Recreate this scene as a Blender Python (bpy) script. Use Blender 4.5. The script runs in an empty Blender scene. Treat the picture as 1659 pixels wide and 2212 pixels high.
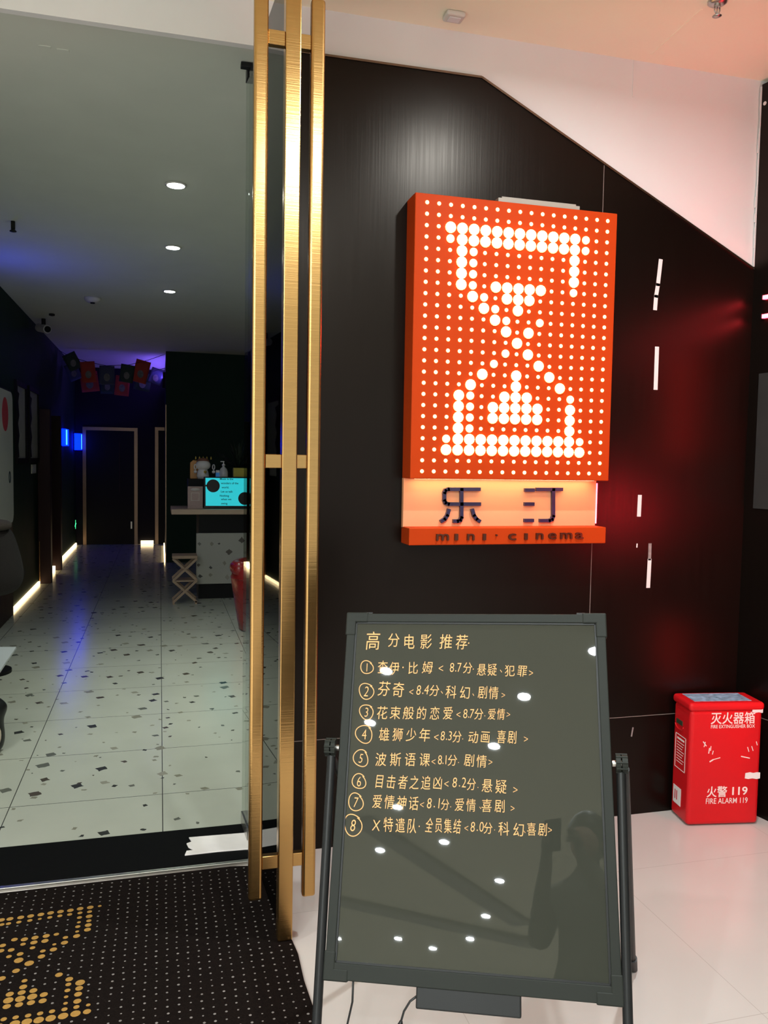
import bpy, math, random
from mathutils import Vector, Matrix

random.seed(7)
SC = bpy.context.scene
COL = SC.collection

# ------------------------------------------------------------------ camera
F_PX, W_PX, H_PX = 1777.63, 1659.0, 2212.0
YAW, PITCH, ROLL = 0.266659, -0.0614385, 0.0167580
CAM = Vector((0.0, 0.0, 1.5))
_cy, _sy = math.cos(YAW), math.sin(YAW)
FWD = Vector((_sy * math.cos(PITCH), _cy * math.cos(PITCH), math.sin(PITCH)))
_r = Vector((_cy, -_sy, 0))
_u = _r.cross(FWD)
RGT = math.cos(ROLL) * _r + math.sin(ROLL) * _u
UPV = -math.sin(ROLL) * _r + math.cos(ROLL) * _u
cd = bpy.data.cameras.new('camera')
cd.sensor_fit = 'VERTICAL'
cd.sensor_height = 24.0
cd.lens = F_PX / H_PX * 24.0
cd.clip_start = 0.02
cam = bpy.data.objects.new('camera', cd)
COL.objects.link(cam)
m = Matrix((RGT, UPV, -FWD)).transposed().to_4x4()
m.translation = CAM
cam.matrix_world = m
SC.camera = cam

# ------------------------------------------------------------------ render look, world
SC.view_settings.view_transform = 'Standard'
SC.view_settings.look = 'None'
SC.view_settings.gamma = 1.0
SC.view_settings.use_curve_mapping = False
SC.view_settings.exposure = 0.0
W = bpy.data.worlds.new('world')
SC.world = W
W.use_nodes = True
W.node_tree.nodes['Background'].inputs[0].default_value = (0.90, 0.99, 1.0, 1)
W.node_tree.nodes['Background'].inputs[1].default_value = 0.95

MALL_E = 36.0       # watts per mall downlight
LOBBY_E = 11.0      # watts per lobby downlight
ZM = 3.139          # mall ceiling
ZS = 2.975          # soffit / top of the opening
ZL = 3.0            # lobby ceiling
YW = 3.05           # face of the shop front
XL = -1.37          # left lobby wall
YG = 12.14          # green wall behind the counter
YE = 14.8           # end of the corridor
XC = 0.084          # corridor right wall


def lamp(name, kind, loc, energy, color, size=0.1, size_y=None, rot=(0, 0, 0), spread=None):
    ld = bpy.data.lights.new(name, kind)
    ld.energy = energy
    ld.color = color
    if kind == 'AREA':
        ld.size = size
        if size_y:
            ld.shape = 'RECTANGLE'
            ld.size_y = size_y
        else:
            ld.shape = 'DISK'
        if spread:
            ld.spread = math.radians(spread)
    else:
        ld.shadow_soft_size = size
    o = bpy.data.objects.new(name, ld)
    COL.objects.link(o)
    o.location = loc
    o.rotation_euler = rot
    return o


MALL_SPOTS = [(1.387, 1.838), (-.18, -.94), (-1.63, -.64), (-.86, -1.26), (-2.16, -1.19), (-1.40, -1.80),
              (-2.77, -2.49), (-2.73, -3.23), (-3.49, -3.25), (-2.64, -4.15), (-3.27, -4.99), (-5.65, -5.42),
              (-4.78, -5.51), (-3.83, -5.61), (-4.50, -5.86), (-5.86, -6.41), (-2.48, -6.19), (.75, .35),  # last spot in this row is added, to light the white shop front
              (-1.75, 1.15)]
BEAMS = [(-3.25, -2.6, -2.95, -5.2), (-5.3, -3.85, -3.1, -5.80)]
LOBBY_SPOTS = [(.086, 4.767), (.091, 6.156), (.087, 7.762)]

# ------------------------------------------------------------------ helpers


def ray(u, v):
    return FWD + (u - W_PX / 2) / F_PX * RGT - (v - H_PX / 2) / F_PX * UPV


def on(axis, val, u, v):
    """point of a real plane (X, Y or Z = val) seen at pixel u, v of the photograph"""
    d = ray(u, v)
    i = 'XYZ'.index(axis)
    return CAM + d * ((val - CAM[i]) / d[i])


def tag(o, label=None, cat=None, group=None, kind=None):
    if label:
        o['label'] = label
    if cat:
        o['category'] = cat
    if group:
        o['group'] = group
    if kind:
        o['kind'] = kind
    return o


def thing(name, label, cat, loc=(0, 0, 0), group=None):
    o = bpy.data.objects.new(name, None)
    o.empty_display_size = 0.05
    COL.objects.link(o)
    o.location = loc
    return tag(o, label, cat, group)


def copy_tree(o, parent=None):
    c = o.copy()
    COL.objects.link(c)
    if parent:
        c.parent = parent
    for ch in list(o.children):
        copy_tree(ch, c)
    return c


class MB:
    """collects shapes in world coordinates and links them as ONE mesh object"""

    def __init__(self):
        self.v, self.f, self.s, self.mi = [], [], [], []
        self.M = None

    def add(self, verts, faces, smooth=False, mi=0):
        b = len(self.v)
        for p in verts:
            p = Vector(p)
            self.v.append(self.M @ p if self.M else p)
        for fc in faces:
            self.f.append([b + i for i in fc])
            self.s.append(smooth)
            self.mi.append(mi)
        return self

    def box(self, x0, x1, y0, y1, z0, z1, mi=0):
        v = [(x, y, z) for z in (z0, z1) for y in (y0, y1) for x in (x0, x1)]
        f = [(0, 2, 3, 1), (4, 5, 7, 6), (0, 1, 5, 4), (2, 6, 7, 3), (0, 4, 6, 2), (1, 3, 7, 5)]
        return self.add(v, f, mi=mi)

    def prism(self, pts, h, mi=0):
        """pts: ring of 3D points, h: extrusion vector"""
        n = len(pts)
        h = Vector(h)
        v = [Vector(p) for p in pts] + [Vector(p) + h for p in pts]
        f = [tuple(range(n))[::-1], tuple(range(n, 2 * n))]
        f += [(i, (i + 1) % n, n + (i + 1) % n, n + i) for i in range(n)]
        return self.add(v, f, mi=mi)

    def cyl(self, p0, p1, r0, r1=None, seg=20, smooth=True, caps=True):
        r1 = r0 if r1 is None else r1
        p0, p1 = Vector(p0), Vector(p1)
        d = (p1 - p0).normalized()
        a = d.orthogonal().normalized()
        b = d.cross(a)
        v = []
        for p, r in ((p0, r0), (p1, r1)):
            for i in range(seg):
                t = 2 * math.pi * i / seg
                v.append(p + a * (r * math.cos(t)) + b * (r * math.sin(t)))
        f = [(i, (i + 1) % seg, seg + (i + 1) % seg, seg + i) for i in range(seg)]
        self.add(v, f, smooth)
        if caps:
            self.add(v[:seg], [tuple(range(seg))[::-1]])
            self.add(v[seg:], [tuple(range(seg))])
        return self

    def tube(self, pts, r, seg=10):
        pts = [Vector(p) for p in pts]
        rs = r if isinstance(r, (list, tuple)) else [r] * len(pts)
        v = []
        a = None
        for i, p in enumerate(pts):
            d = (pts[min(i + 1, len(pts) - 1)] - pts[max(i - 1, 0)]).normalized()
            a = d.orthogonal().normalized() if a is None else (a - d * a.dot(d)).normalized()
            b = d.cross(a)
            for k in range(seg):
                t = 2 * math.pi * k / seg
                v.append(p + a * (rs[i] * math.cos(t)) + b * (rs[i] * math.sin(t)))
        n = len(pts)
        f = [(i * seg + k, i * seg + (k + 1) % seg, (i + 1) * seg + (k + 1) % seg, (i + 1) * seg + k)
             for i in range(n - 1) for k in range(seg)]
        f += [tuple(range(seg))[::-1], tuple(range((n - 1) * seg, n * seg))]
        return self.add(v, f, True)

    def lathe(self, c, prof, seg=24, axis=(0, 0, 1), sx=1.0, sy=1.0):
        """prof: list of (radius, height) along axis from c"""
        ax = Vector(axis).normalized()
        a = Vector((1, 0, 0)) if abs(ax.x) < .9 else Vector((0, 1, 0))
        a = (a - ax * a.dot(ax)).normalized()
        b = ax.cross(a)
        c = Vector(c)
        v = []
        for r, h in prof:
            for k in range(seg):
                t = 2 * math.pi * k / seg
                v.append(c + ax * h + a * (sx * r * math.cos(t)) + b * (sy * r * math.sin(t)))
        n = len(prof)
        f = [(i * seg + k, i * seg + (k + 1) % seg, (i + 1) * seg + (k + 1) % seg, (i + 1) * seg + k)
             for i in range(n - 1) for k in range(seg)]
        f += [tuple(range(seg))[::-1], tuple(range((n - 1) * seg, n * seg))]
        return self.add(v, f, True)

    def ball(self, c, rx, ry=None, rz=None, seg=20, rings=12):
        ry = rx if ry is None else ry
        rz = rx if rz is None else rz
        prof = [(max(1e-4, math.sin(math.pi * i / rings)), -math.cos(math.pi * i / rings)) for i in range(rings + 1)]
        c = Vector(c)
        v = []
        for r, h in prof:
            for k in range(seg):
                t = 2 * math.pi * k / seg
                v.append(c + Vector((rx * r * math.cos(t), ry * r * math.sin(t), rz * h)))
        f = [(i * seg + k, i * seg + (k + 1) % seg, (i + 1) * seg + (k + 1) % seg, (i + 1) * seg + k)
             for i in range(rings) for k in range(seg)]
        return self.add(v, f, True)

    def disc(self, c, r, n=(0, 0, 1), seg=16, sx=1.0, sy=1.0):
        c = Vector(c)
        n = Vector(n).normalized()
        a = Vector((1, 0, 0)) if abs(n.x) < .9 else Vector((0, 1, 0))
        a = (a - n * a.dot(n)).normalized()
        b = n.cross(a)
        v = [c + a * (sx * r * math.cos(2 * math.pi * k / seg)) + b * (sy * r * math.sin(2 * math.pi * k / seg))
             for k in range(seg)]
        return self.add(v, [tuple(range(seg))])

    def text(self, s, size, M, offset=0.0, extrude=0.0, align='LEFT', shear=0.0, spacing=1.0):
        c = bpy.data.curves.new('tmp', 'FONT')
        c.body = s
        c.size = size
        c.offset = offset
        c.extrude = extrude
        c.align_x = align
        c.shear = shear
        c.space_character = spacing
        c.resolution_u = 3
        o = bpy.data.objects.new('tmp', c)
        COL.objects.link(o)
        dg = bpy.context.evaluated_depsgraph_get()
        me = bpy.data.meshes.new_from_object(o.evaluated_get(dg))
        vs = [M @ v.co for v in me.vertices]
        fs = [tuple(p.vertices) for p in me.polygons]
        self.add(vs, fs)
        bpy.data.objects.remove(o)
        bpy.data.curves.remove(c)
        bpy.data.meshes.remove(me)
        return self

    def build(self, name, mat, parent=None, bevel=0.0, seg=2, kind=None, label=None, cat=None, group=None):
        vs = self.v
        if parent:
            bpy.context.view_layer.update()
            base = parent.matrix_world.inverted()
            vs = [base @ p for p in vs]
            off = Vector((0, 0, 0))
        else:
            xs = [p.x for p in vs]
            ys = [p.y for p in vs]
            zs = [p.z for p in vs]
            off = Vector(((min(xs) + max(xs)) / 2, (min(ys) + max(ys)) / 2, min(zs)))
            vs = [p - off for p in vs]
        me = bpy.data.meshes.new(name)
        me.from_pydata([tuple(p) for p in vs], [], self.f)
        for p, s, mi in zip(me.polygons, self.s, self.mi):
            p.use_smooth = s
            p.material_index = mi
        for mm in (mat if isinstance(mat, (list, tuple)) else [mat]):
            me.materials.append(mm)
        me.update()
        o = bpy.data.objects.new(name, me)
        COL.objects.link(o)
        if parent:
            o.parent = parent
        else:
            o.location = off
        if bevel:
            b = o.modifiers.new('bevel', 'BEVEL')
            b.width = bevel
            b.segments = seg
            b.limit_method = 'ANGLE'
            b.angle_limit = math.radians(40)
        return tag(o, label, cat, group, kind)


def struct(name, mb, mat, bevel=0.0, parent=None):
    return mb.build(name, mat, parent, bevel, kind=None if parent else 'structure')


# ------------------------------------------------------------------ materials
def principled(name):
    mt = bpy.data.materials.new(name)
    mt.use_nodes = True
    return mt, mt.node_tree, mt.node_tree.nodes['Principled BSDF']


def mk(name, col, rough=.5, metal=0.0, var=.08, scale=12.0, bump=0.0, spec=None, stretch=(1, 1, 1), emit=None,
       estr=0.0, sheen=0.0, coat=0.0, aniso=0.0):
    mt, nt, b = principled(name)
    N, L = nt.nodes.new, nt.links.new
    geo = N('ShaderNodeNewGeometry')
    mp = N('ShaderNodeMapping')
    mp.inputs['Scale'].default_value = stretch
    L(geo.outputs['Position'], mp.inputs['Vector'])
    nz = N('ShaderNodeTexNoise')
    nz.inputs['Scale'].default_value = scale
    nz.inputs['Detail'].default_value = 4
    L(mp.outputs[0], nz.inputs['Vector'])
    mix = N('ShaderNodeMix')
    mix.data_type = 'RGBA'
    mix.inputs[6].default_value = (*[c * (1 - var) for c in col], 1)
    mix.inputs[7].default_value = (*[min(1, c * (1 + var)) for c in col], 1)
    L(nz.outputs['Fac'], mix.inputs[0])
    L(mix.outputs[2], b.inputs['Base Color'])
    mr = N('ShaderNodeMapRange')
    mr.inputs[3].default_value = max(0, rough - var * .3)
    mr.inputs[4].default_value = min(1, rough + var * .3)
    L(nz.outputs['Fac'], mr.inputs[0])
    L(mr.outputs[0], b.inputs['Roughness'])
    b.inputs['Metallic'].default_value = metal
    if spec is not None:
        b.inputs['Specular IOR Level'].default_value = spec
    if bump:
        bp = N('ShaderNodeBump')
        bp.inputs['Strength'].default_value = bump
        bp.inputs['Distance'].default_value = .004
        L(nz.outputs['Fac'], bp.inputs['Height'])
        L(bp.outputs[0], b.inputs['Normal'])
    if emit:
        b.inputs['Emission Color'].default_value = (*emit, 1)
        b.inputs['Emission Strength'].default_value = estr
    if sheen:
        b.inputs['Sheen Weight'].default_value = sheen
    if coat:
        b.inputs['Coat Weight'].default_value = coat
        b.inputs['Coat Roughness'].default_value = .05
    if aniso:
        b.inputs['Anisotropic'].default_value = aniso
    return mt


def line_mask(nt, coord, origin, pitch, width):
    """1 on thin lines every pitch metres"""
    N, L = nt.nodes.new, nt.links.new

    def mth(op, a, bv=None):
        n = N('ShaderNodeMath')
        n.operation = op
        if hasattr(a, 'links'):
            L(a, n.inputs[0])
        else:
            n.inputs[0].default_value = a
        if bv is not None:
            if hasattr(bv, 'links'):
                L(bv, n.inputs[1])
            else:
                n.inputs[1].default_value = bv
        return n.outputs[0]
    t = mth('ADD', coord, -origin + pitch * 200.5)
    t = mth('DIVIDE', t, pitch)
    t = mth('FRACT', t)
    t = mth('ADD', t, -.5)
    t = mth('ABSOLUTE', t)
    return mth('LESS_THAN', t, width / 2 / pitch)


def tiled(name, col, col2, rough, origin, pitch, width, grout, var_scale=3.0):
    mt, nt, b = principled(name)
    N, L = nt.nodes.new, nt.links.new
    geo = N('ShaderNodeNewGeometry')
    sp = N('ShaderNodeSeparateXYZ')
    L(geo.outputs['Position'], sp.inputs[0])
    mx = line_mask(nt, sp.outputs[0], origin[0], pitch[0], width)
    my = line_mask(nt, sp.outputs[1], origin[1], pitch[1], width)
    mm = N('ShaderNodeMath')
    mm.operation = 'MAXIMUM'
    L(mx, mm.inputs[0])
    L(my, mm.inputs[1])
    nz = N('ShaderNodeTexNoise')
    nz.inputs['Scale'].default_value = var_scale
    nz.inputs['Detail'].default_value = 6
    L(geo.outputs['Position'], nz.inputs['Vector'])
    c = N('ShaderNodeMix')
    c.data_type = 'RGBA'
    c.inputs[6].default_value = (*col, 1)
    c.inputs[7].default_value = (*col2, 1)
    L(nz.outputs['Fac'], c.inputs[0])
    g = N('ShaderNodeMix')
    g.data_type = 'RGBA'
    g.inputs[7].default_value = (*grout, 1)
    L(c.outputs[2], g.inputs[6])
    L(mm.outputs[0], g.inputs[0])
    L(g.outputs[2], b.inputs['Base Color'])
    b.inputs['Roughness'].default_value = rough
    return mt, nt, b, g, geo


def add_chips(nt, vec, base, scale, thr0, thr1, keep, ramp_cols, offset=(0, 0, 0), rot=(0, 0, .35)):
    N, L = nt.nodes.new, nt.links.new
    mp = N('ShaderNodeMapping')
    mp.inputs['Location'].default_value = offset
    mp.inputs['Rotation'].default_value = rot
    L(vec, mp.inputs['Vector'])
    nz = N('ShaderNodeTexNoise')
    nz.inputs['Scale'].default_value = scale * 3.0
    L(mp.outputs[0], nz.inputs['Vector'])
    va = N('ShaderNodeVectorMath')
    va.operation = 'MULTIPLY_ADD'
    va.inputs[1].default_value = (.030, .030, .030)
    L(nz.outputs['Color'], va.inputs[0])
    L(mp.outputs[0], va.inputs[2])
    vo = N('ShaderNodeTexVoronoi')
    vo.voronoi_dimensions = '2D'
    vo.distance = 'MANHATTAN'
    vo.inputs['Scale'].default_value = scale
    vo.inputs['Randomness'].default_value = 1.0
    L(va.outputs[0], vo.inputs['Vector'])
    sep = N('ShaderNodeSeparateColor')
    L(vo.outputs['Color'], sep.inputs[0])
    mr = N('ShaderNodeMapRange')
    mr.inputs[1].default_value = 0
    mr.inputs[2].default_value = 1
    mr.inputs[3].default_value = thr0
    mr.inputs[4].default_value = thr1
    L(sep.outputs[0], mr.inputs[0])
    lt = N('ShaderNodeMath')
    lt.operation = 'LESS_THAN'
    L(vo.outputs['Distance'], lt.inputs[0])
    L(mr.outputs[0], lt.inputs[1])
    kp = N('ShaderNodeMath')
    kp.operation = 'LESS_THAN'
    kp.inputs[1].default_value = keep
    L(sep.outputs[1], kp.inputs[0])
    ml = N('ShaderNodeMath')
    ml.operation = 'MULTIPLY'
    L(lt.outputs[0], ml.inputs[0])
    L(kp.outputs[0], ml.inputs[1])
    rp = N('ShaderNodeValToRGB')
    rp.color_ramp.interpolation = 'CONSTANT'
    el = rp.color_ramp.elements
    while len(el) > 1:
        el.remove(el[-1])
    el[0].position = 0
    el[0].color = (*ramp_cols[0], 1)
    for i, cc in enumerate(ramp_cols[1:]):
        e = el.new((i + 1) / len(ramp_cols))
        e.color = (*cc, 1)
    L(sep.outputs[2], rp.inputs[0])
    mx = N('ShaderNodeMix')
    mx.data_type = 'RGBA'
    L(ml.outputs[0], mx.inputs[0])
    L(base, mx.inputs[6])
    L(rp.outputs[0], mx.inputs[7])
    return mx.outputs[2]


# lobby terrazzo
CHIPS = [(.035, .037, .032), (.20, .19, .145), (.11, .115, .095), (.07, .058, .045), (.25, .24, .19)]
M_TERR, _nt, _b, _g, _geo = tiled('terrazzo_floor', (.38, .385, .325), (.46, .465, .395), .20, (.012, 3.72),
                                  (.63, .60), .004, (.05, .05, .045))
_c = add_chips(_nt, _geo.outputs['Position'], _g.outputs[2], 6.2, .08, .23, .50, CHIPS)
_c = add_chips(_nt, _geo.outputs['Position'], _c, 9.5, .05, .15, .30, CHIPS[::-1], (3.3, 1.7, 0), (0, 0, 1.1))
_nt.links.new(_c, _b.inputs['Base Color'])
# counter terrazzo
M_TERRP, _nt, _b, _g, _geo = tiled('terrazzo_panel', (.30, .295, .25), (.36, .355, .31), .45, (50, 50),
                                   (100, 100), .001, (.4, .4, .4))
_c = add_chips(_nt, _geo.outputs['Position'], _g.outputs[2], 8.0, .10, .30, .40, CHIPS, rot=(math.pi / 2, 0, 0))
_nt.links.new(_c, _b.inputs['Base Color'])
# mall floor
M_MALL, _nt, _b, _g, _geo = tiled('mall_floor_tile', (.53, .485, .455), (.59, .54, .51), .16, (1.60, 2.62),
                                  (.80, .80), .0022, (.44, .39, .36))


def panel_material():
    """near-black brushed laminate with hairline seams"""
    mt, nt, b = principled('black_laminate')
    N, L = nt.nodes.new, nt.links.new
    geo = N('ShaderNodeNewGeometry')
    mp = N('ShaderNodeMapping')
    mp.inputs['Scale'].default_value = (60, 60, 1.2)
    L(geo.outputs['Position'], mp.inputs['Vector'])
    nz = N('ShaderNodeTexNoise')
    nz.inputs['Scale'].default_value = 2.0
    nz.inputs['Detail'].default_value = 5
    L(mp.outputs[0], nz.inputs['Vector'])
    n2 = N('ShaderNodeTexNoise')
    n2.inputs['Scale'].default_value = 2.3
    L(geo.outputs['Position'], n2.inputs['Vector'])
    mr = N('ShaderNodeMapRange')
    mr.inputs[3].default_value = .25
    mr.inputs[4].default_value = .36
    L(nz.outputs['Fac'], mr.inputs[0])
    L(mr.outputs[0], b.inputs['Roughness'])
    mix = N('ShaderNodeMix')
    mix.data_type = 'RGBA'
    mix.inputs[6].default_value = (.0026, .0014, .0010, 1)
    mix.inputs[7].default_value = (.0048, .0028, .0021, 1)
    L(nz.outputs['Fac'], mix.inputs[0])
    sp = N('ShaderNodeSeparateXYZ')
    L(geo.outputs['Position'], sp.inputs[0])

    def near(out, val, w):
        a = N('ShaderNodeMath')
        a.operation = 'COMPARE'
        L(out, a.inputs[0])
        a.inputs[1].default_value = val
        a.inputs[2].default_value = w
        return a.outputs[0]
    mm = N('ShaderNodeMath')
    mm.operation = 'MAXIMUM'
    L(near(sp.outputs[0], 1.729, .0014), mm.inputs[0])
    L(near(sp.outputs[2], .430, .0014), mm.inputs[1])
    sm = N('ShaderNodeMix')
    sm.data_type = 'RGBA'
    sm.inputs[7].default_value = (.22, .18, .16, 1)
    L(mm.outputs[0], sm.inputs[0])
    L(mix.outputs[2], sm.inputs[6])
    L(sm.outputs[2], b.inputs['Base Color'])
    b.inputs['Specular IOR Level'].default_value = .24
    b.inputs['Specular Tint'].default_value = (1.0, .86, .76, 1)
    bp = N('ShaderNodeBump')
    bp.inputs['Strength'].default_value = .10
    bp.inputs['Distance'].default_value = .002
    L(nz.outputs['Fac'], bp.inputs['Height'])
    b2 = N('ShaderNodeBump')
    b2.inputs['Strength'].default_value = .10
    b2.inputs['Distance'].default_value = .02
    L(n2.outputs['Fac'], b2.inputs['Height'])
    L(bp.outputs[0], b2.inputs['Normal'])
    L(b2.outputs[0], b.inputs['Normal'])
    return mt


def glass_material(name, tint, ior=1.5):
    mt = bpy.data.materials.new(name)
    mt.use_nodes = True
    nt = mt.node_tree
    nt.nodes.clear()
    N, L = nt.nodes.new, nt.links.new
    out = N('ShaderNodeOutputMaterial')
    tr = N('ShaderNodeBsdfTransparent')
    gl = N('ShaderNodeBsdfGlossy')
    gl.inputs['Roughness'].default_value = .015
    tr.inputs[0].default_value = (*tint, 1)
    fr = N('ShaderNodeFresnel')
    fr.inputs[0].default_value = ior
    mx = N('ShaderNodeMixShader')
    L(fr.outputs[0], mx.inputs[0])
    L(tr.outputs[0], mx.inputs[1])
    L(gl.outputs[0], mx.inputs[2])
    L(mx.outputs[0], out.inputs[0])
    return mt


def emission(name, col, strength, body=(.6, .6, .6)):
    return mk(name, body, .4, emit=col, estr=strength)


M = dict(
    panel=panel_material(),
    white=mk('white_paint', (.75, .735, .725), .7, var=.03, scale=5, bump=.03),
    mallceil=mk('ceiling_paint', (.92, .87, .68), .8, var=.03, scale=3, bump=.03),
    lobceil=mk('lobby_ceiling_paint', (.60, .62, .55), .85, var=.05, scale=4),
    green=mk('dark_green_paint', (.008, .028, .017), .6, var=.15, scale=3, spec=.15),
    darkwall=mk('dark_corridor_paint', (.010, .010, .014), .6, var=.15, scale=3, spec=.12),
    maroon=mk('maroon_lacquer', (.022, .006, .006), .45, var=.15, scale=6, spec=.2),
    black=mk('black_paint', (.006, .006, .006), .5, var=.15, spec=.15),
    brass=mk('brushed_brass', (.55, .325, .12), .24, 1.0, var=.08, scale=3, stretch=(1, 1, 90), bump=.06),
    steel=mk('brushed_steel', (.55, .53, .50), .3, 1.0, var=.08),
    sill=mk('black_granite', (.004, .004, .004), .7, var=.2, scale=40, spec=.05),
    orange=mk('orange_enamel', (.47, .045, .006), .5, var=.05, scale=4, spec=.06),
    cream=mk('pale_orange_panel', (.80, .34, .17), .5, var=.04, scale=4),
    bulb=emission('bulb_glass', (1.0, .62, .16), 3.4),
    dot=emission('small_led', (1.0, .62, .18), 2.6),
    ink=mk('dark_blue_letter', (.018, .014, .055), .3, var=.1),
    bronze=mk('dark_bronze_letter', (.10, .028, .014), .28, .6, var=.1),
    tape=mk('white_tape', (.80, .74, .72), .6, var=.05, scale=30),
    wornw=mk('worn_tape', (.25, .22, .21), .7, var=.5, scale=60),
    alu=mk('dark_aluminium', (.016, .0175, .0145), .5, 0, var=.08, scale=20, spec=.15),
    board=mk('black_glass_board', (.031, .032, .025), .012, var=.01, scale=8, spec=.36),
    chalk=mk('orange_marker_ink', (.74, .38, .16), .8, var=.15, scale=160, spec=.1),
    plastic=mk('black_plastic', (.010, .010, .010), .4, var=.1, spec=.25),
    mat=mk('mat_pile', (.0075, .005, .0042), .95, var=.6, scale=220, bump=.6, spec=.04),
    matdot=mk('mat_grey_dots', (.17, .15, .14), .9, var=.4, scale=120),
    matyel=mk('mat_yellow_dots', (.32, .165, .03), .9, var=.3, scale=90),
    red=mk('red_enamel', (.58, .008, .012), .36, var=.06, scale=6, bump=.05, spec=.3),
    redwhite=mk('white_print', (.85, .70, .66), .6, var=.05),
    sticker=mk('blue_white_sticker', (.22, .34, .60), .4, var=1.2, scale=48),
    darkgreen=mk('dark_handle_grip', (.03, .04, .02), .5),
    glass=glass_material('door_glass', (.90, .94, .90)),
    ledw=emission('warm_led', (1.0, .74, .40), 4.5),
    ledc=emission('downlight_diffuser', (1.0, .96, .88), 22.0),
    ledl=emission('lobby_diffuser', (.93, 1.0, .93), 20.0),
    blue=emission('blue_lamp', (.0, .006, 1.0), 10.0, (.02, .02, .2)),
    bluecore=emission('blue_lamp_core', (.04, .30, 1.0), 3.0),
    bluenear=emission('bright_blue_lamp', (.03, .05, 1.0), 13.0),
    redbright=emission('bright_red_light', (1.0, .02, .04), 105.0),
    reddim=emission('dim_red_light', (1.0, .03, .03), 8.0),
    greybeam=mk('grey_beam_paint', (.40, .38, .35), .8, var=.05),
    violet=emission('violet_fill', (.20, .10, 1.0), 34.0),
    redled=emission('red_led', (1.0, .02, .04), 20.0),
    signled=emission('sign_led', (1.0, .74, .42), 18.0),
    trim=mk('white_trim', (.62, .60, .57), .4, var=.05),
    brassd=mk('bronze_frame', (.20, .14, .10), .3, 1.0, var=.1),
    greyp=mk('grey_panel', (.030, .029, .028), .25, var=.1, spec=.3),
    counter=mk('pale_wood', (.50, .36, .24), .45, var=.2, scale=8, stretch=(1, 8, 8)),
    wood=mk('lattice_wood', (.32, .22, .14), .55, var=.2, scale=14),
    cyan=emission('cyan_screen', (.02, .55, .62), .95, (.01, .05, .06)),
    bezel=mk('black_bezel', (.008, .008, .010), .25),
    text=mk('screen_text', (.004, .03, .035), .6),
    card=mk('pinkish_card', (.42, .30, .26), .6, var=.15, scale=40),
    cardw=mk('card_print', (.62, .55, .50), .6),
    cat=mk('white_ceramic', (.80, .77, .72), .25, var=.05),
    amber=mk('amber_plastic', (.62, .28, .06), .35, var=.1),
    rust=mk('brown_fur', (.22, .09, .05), .7, var=.2, scale=40),
    gold=mk('gold_paint', (.85, .60, .10), .3, .8),
    clear=mk('soap_liquid', (.62, .62, .58), .15, var=.05),
    yellow=mk('yellow_card', (.50, .42, .04), .5, var=.1),
    bluebox=mk('blue_box', (.05, .22, .55), .4, emit=(.05, .3, .7), estr=.15),
    leaf=mk('dark_leaves', (.012, .022, .010), .6, var=.4, scale=30),
    pot=mk('dark_pot', (.03, .025, .02), .5),
    leather=mk('red_leather', (.22, .014, .014), .28, var=.15, scale=14, bump=.15),
    coat=mk('dark_brown_fleece', (.012, .008, .007), .95, var=.5, scale=70, bump=.8),
    fur=mk('light_brown_fur', (.05, .037, .03), .95, var=.4, scale=90, bump=.8),
    poster=mk('white_board', (.62, .62, .57), .5, var=.03),
    postred=mk('poster_red', (.55, .05, .07), .6),
    photo=mk('grey_photo_print', (.42, .42, .39), .5, var=.25, scale=9),
    tabletop=mk('pale_grey_top', (.42, .44, .44), .35, var=.05),
    beige=mk('beige_patch', (.62, .50, .40), .6),
    flagr=mk('red_flag', (.45, .05, .03), .8, var=.15),
    flagg=mk('dark_green_flag', (.03, .055, .045), .8, var=.15),
    flagb=mk('blue_grey_flag', (.06, .07, .13), .8, var=.15),
    emblem=mk('flag_emblem', (.20, .19, .18), .8, var=.6, scale=30),
    exitg=emission('green_exit', (.05, .9, .30), 2.2),
    skin=mk('skin', (.55, .34, .25), .5, var=.05),
    hair=mk('black_hair', (.012, .010, .009), .5, var=.2, scale=80),
    cloth=mk('dark_jacket', (.19, .18, .155), .85, var=.3, scale=60, bump=.3),
    unused=mk('dark_trousers', (.018, .02, .03), .85, var=.3, scale=60),
    cable=mk('black_cable', (.012, .012, .012), .5),
    bronzebox=mk('white_metal_box', (.62, .58, .52), .5),
    powerbox=mk('grey_metal_box', (.33, .29, .24), .5),
)

# ================================================================== SETTING
b = MB().box(-9, 5.2, -10, 3.06, -.06, 0)
struct('floor', b, M_MALL)
b = MB().box(XL - .1, 3.1, 3.325, 14.9, -.06, .0)
struct('floor_lobby', b, M_TERR)
b = MB().box(-9, 5.2, -10, 3.07, ZM, ZM + .06)
struct('ceiling', b, M['mallceil'])
b = MB().box(XL - .1, 3.1, 3.091, 14.9, ZL, ZL + .06)
struct('ceiling_lobby', b, M['lobceil'])

# white shop-front wall: band over the opening and the wall behind the black cladding
b = MB().prism([(-5, 3.06, ZS), (.495, 3.06, ZS), (.495, 3.06, 0), (2.62, 3.06, 0), (2.62, 3.06, ZM), (-5, 3.06, ZM)],
               (0, .03, 0))
struct('wall_front', b, M['white'])
b = MB().box(-5, XL, 3.06, 3.16, 0, ZS)
struct('wall_front_left', b, M['white'])
b = MB().box(-9, 1.5, -7.3, -7.2, 0, ZM)
struct('wall_back', b, M['white'])
for i, (x0, y0, x1, y1) in enumerate(BEAMS):
    dd = Vector((x1 - x0, y1 - y0, 0)).normalized()
    nn = Vector((-dd.y, dd.x, 0)) * .11
    a0, a1 = Vector((x0, y0, ZM - .05)), Vector((x1, y1, ZM - .05))
    struct('trim_%d' % (20 + i), MB().prism([a0 - nn, a1 - nn, a1 + nn, a0 + nn], (0, 0, .05)), M['greybeam'])
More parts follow.
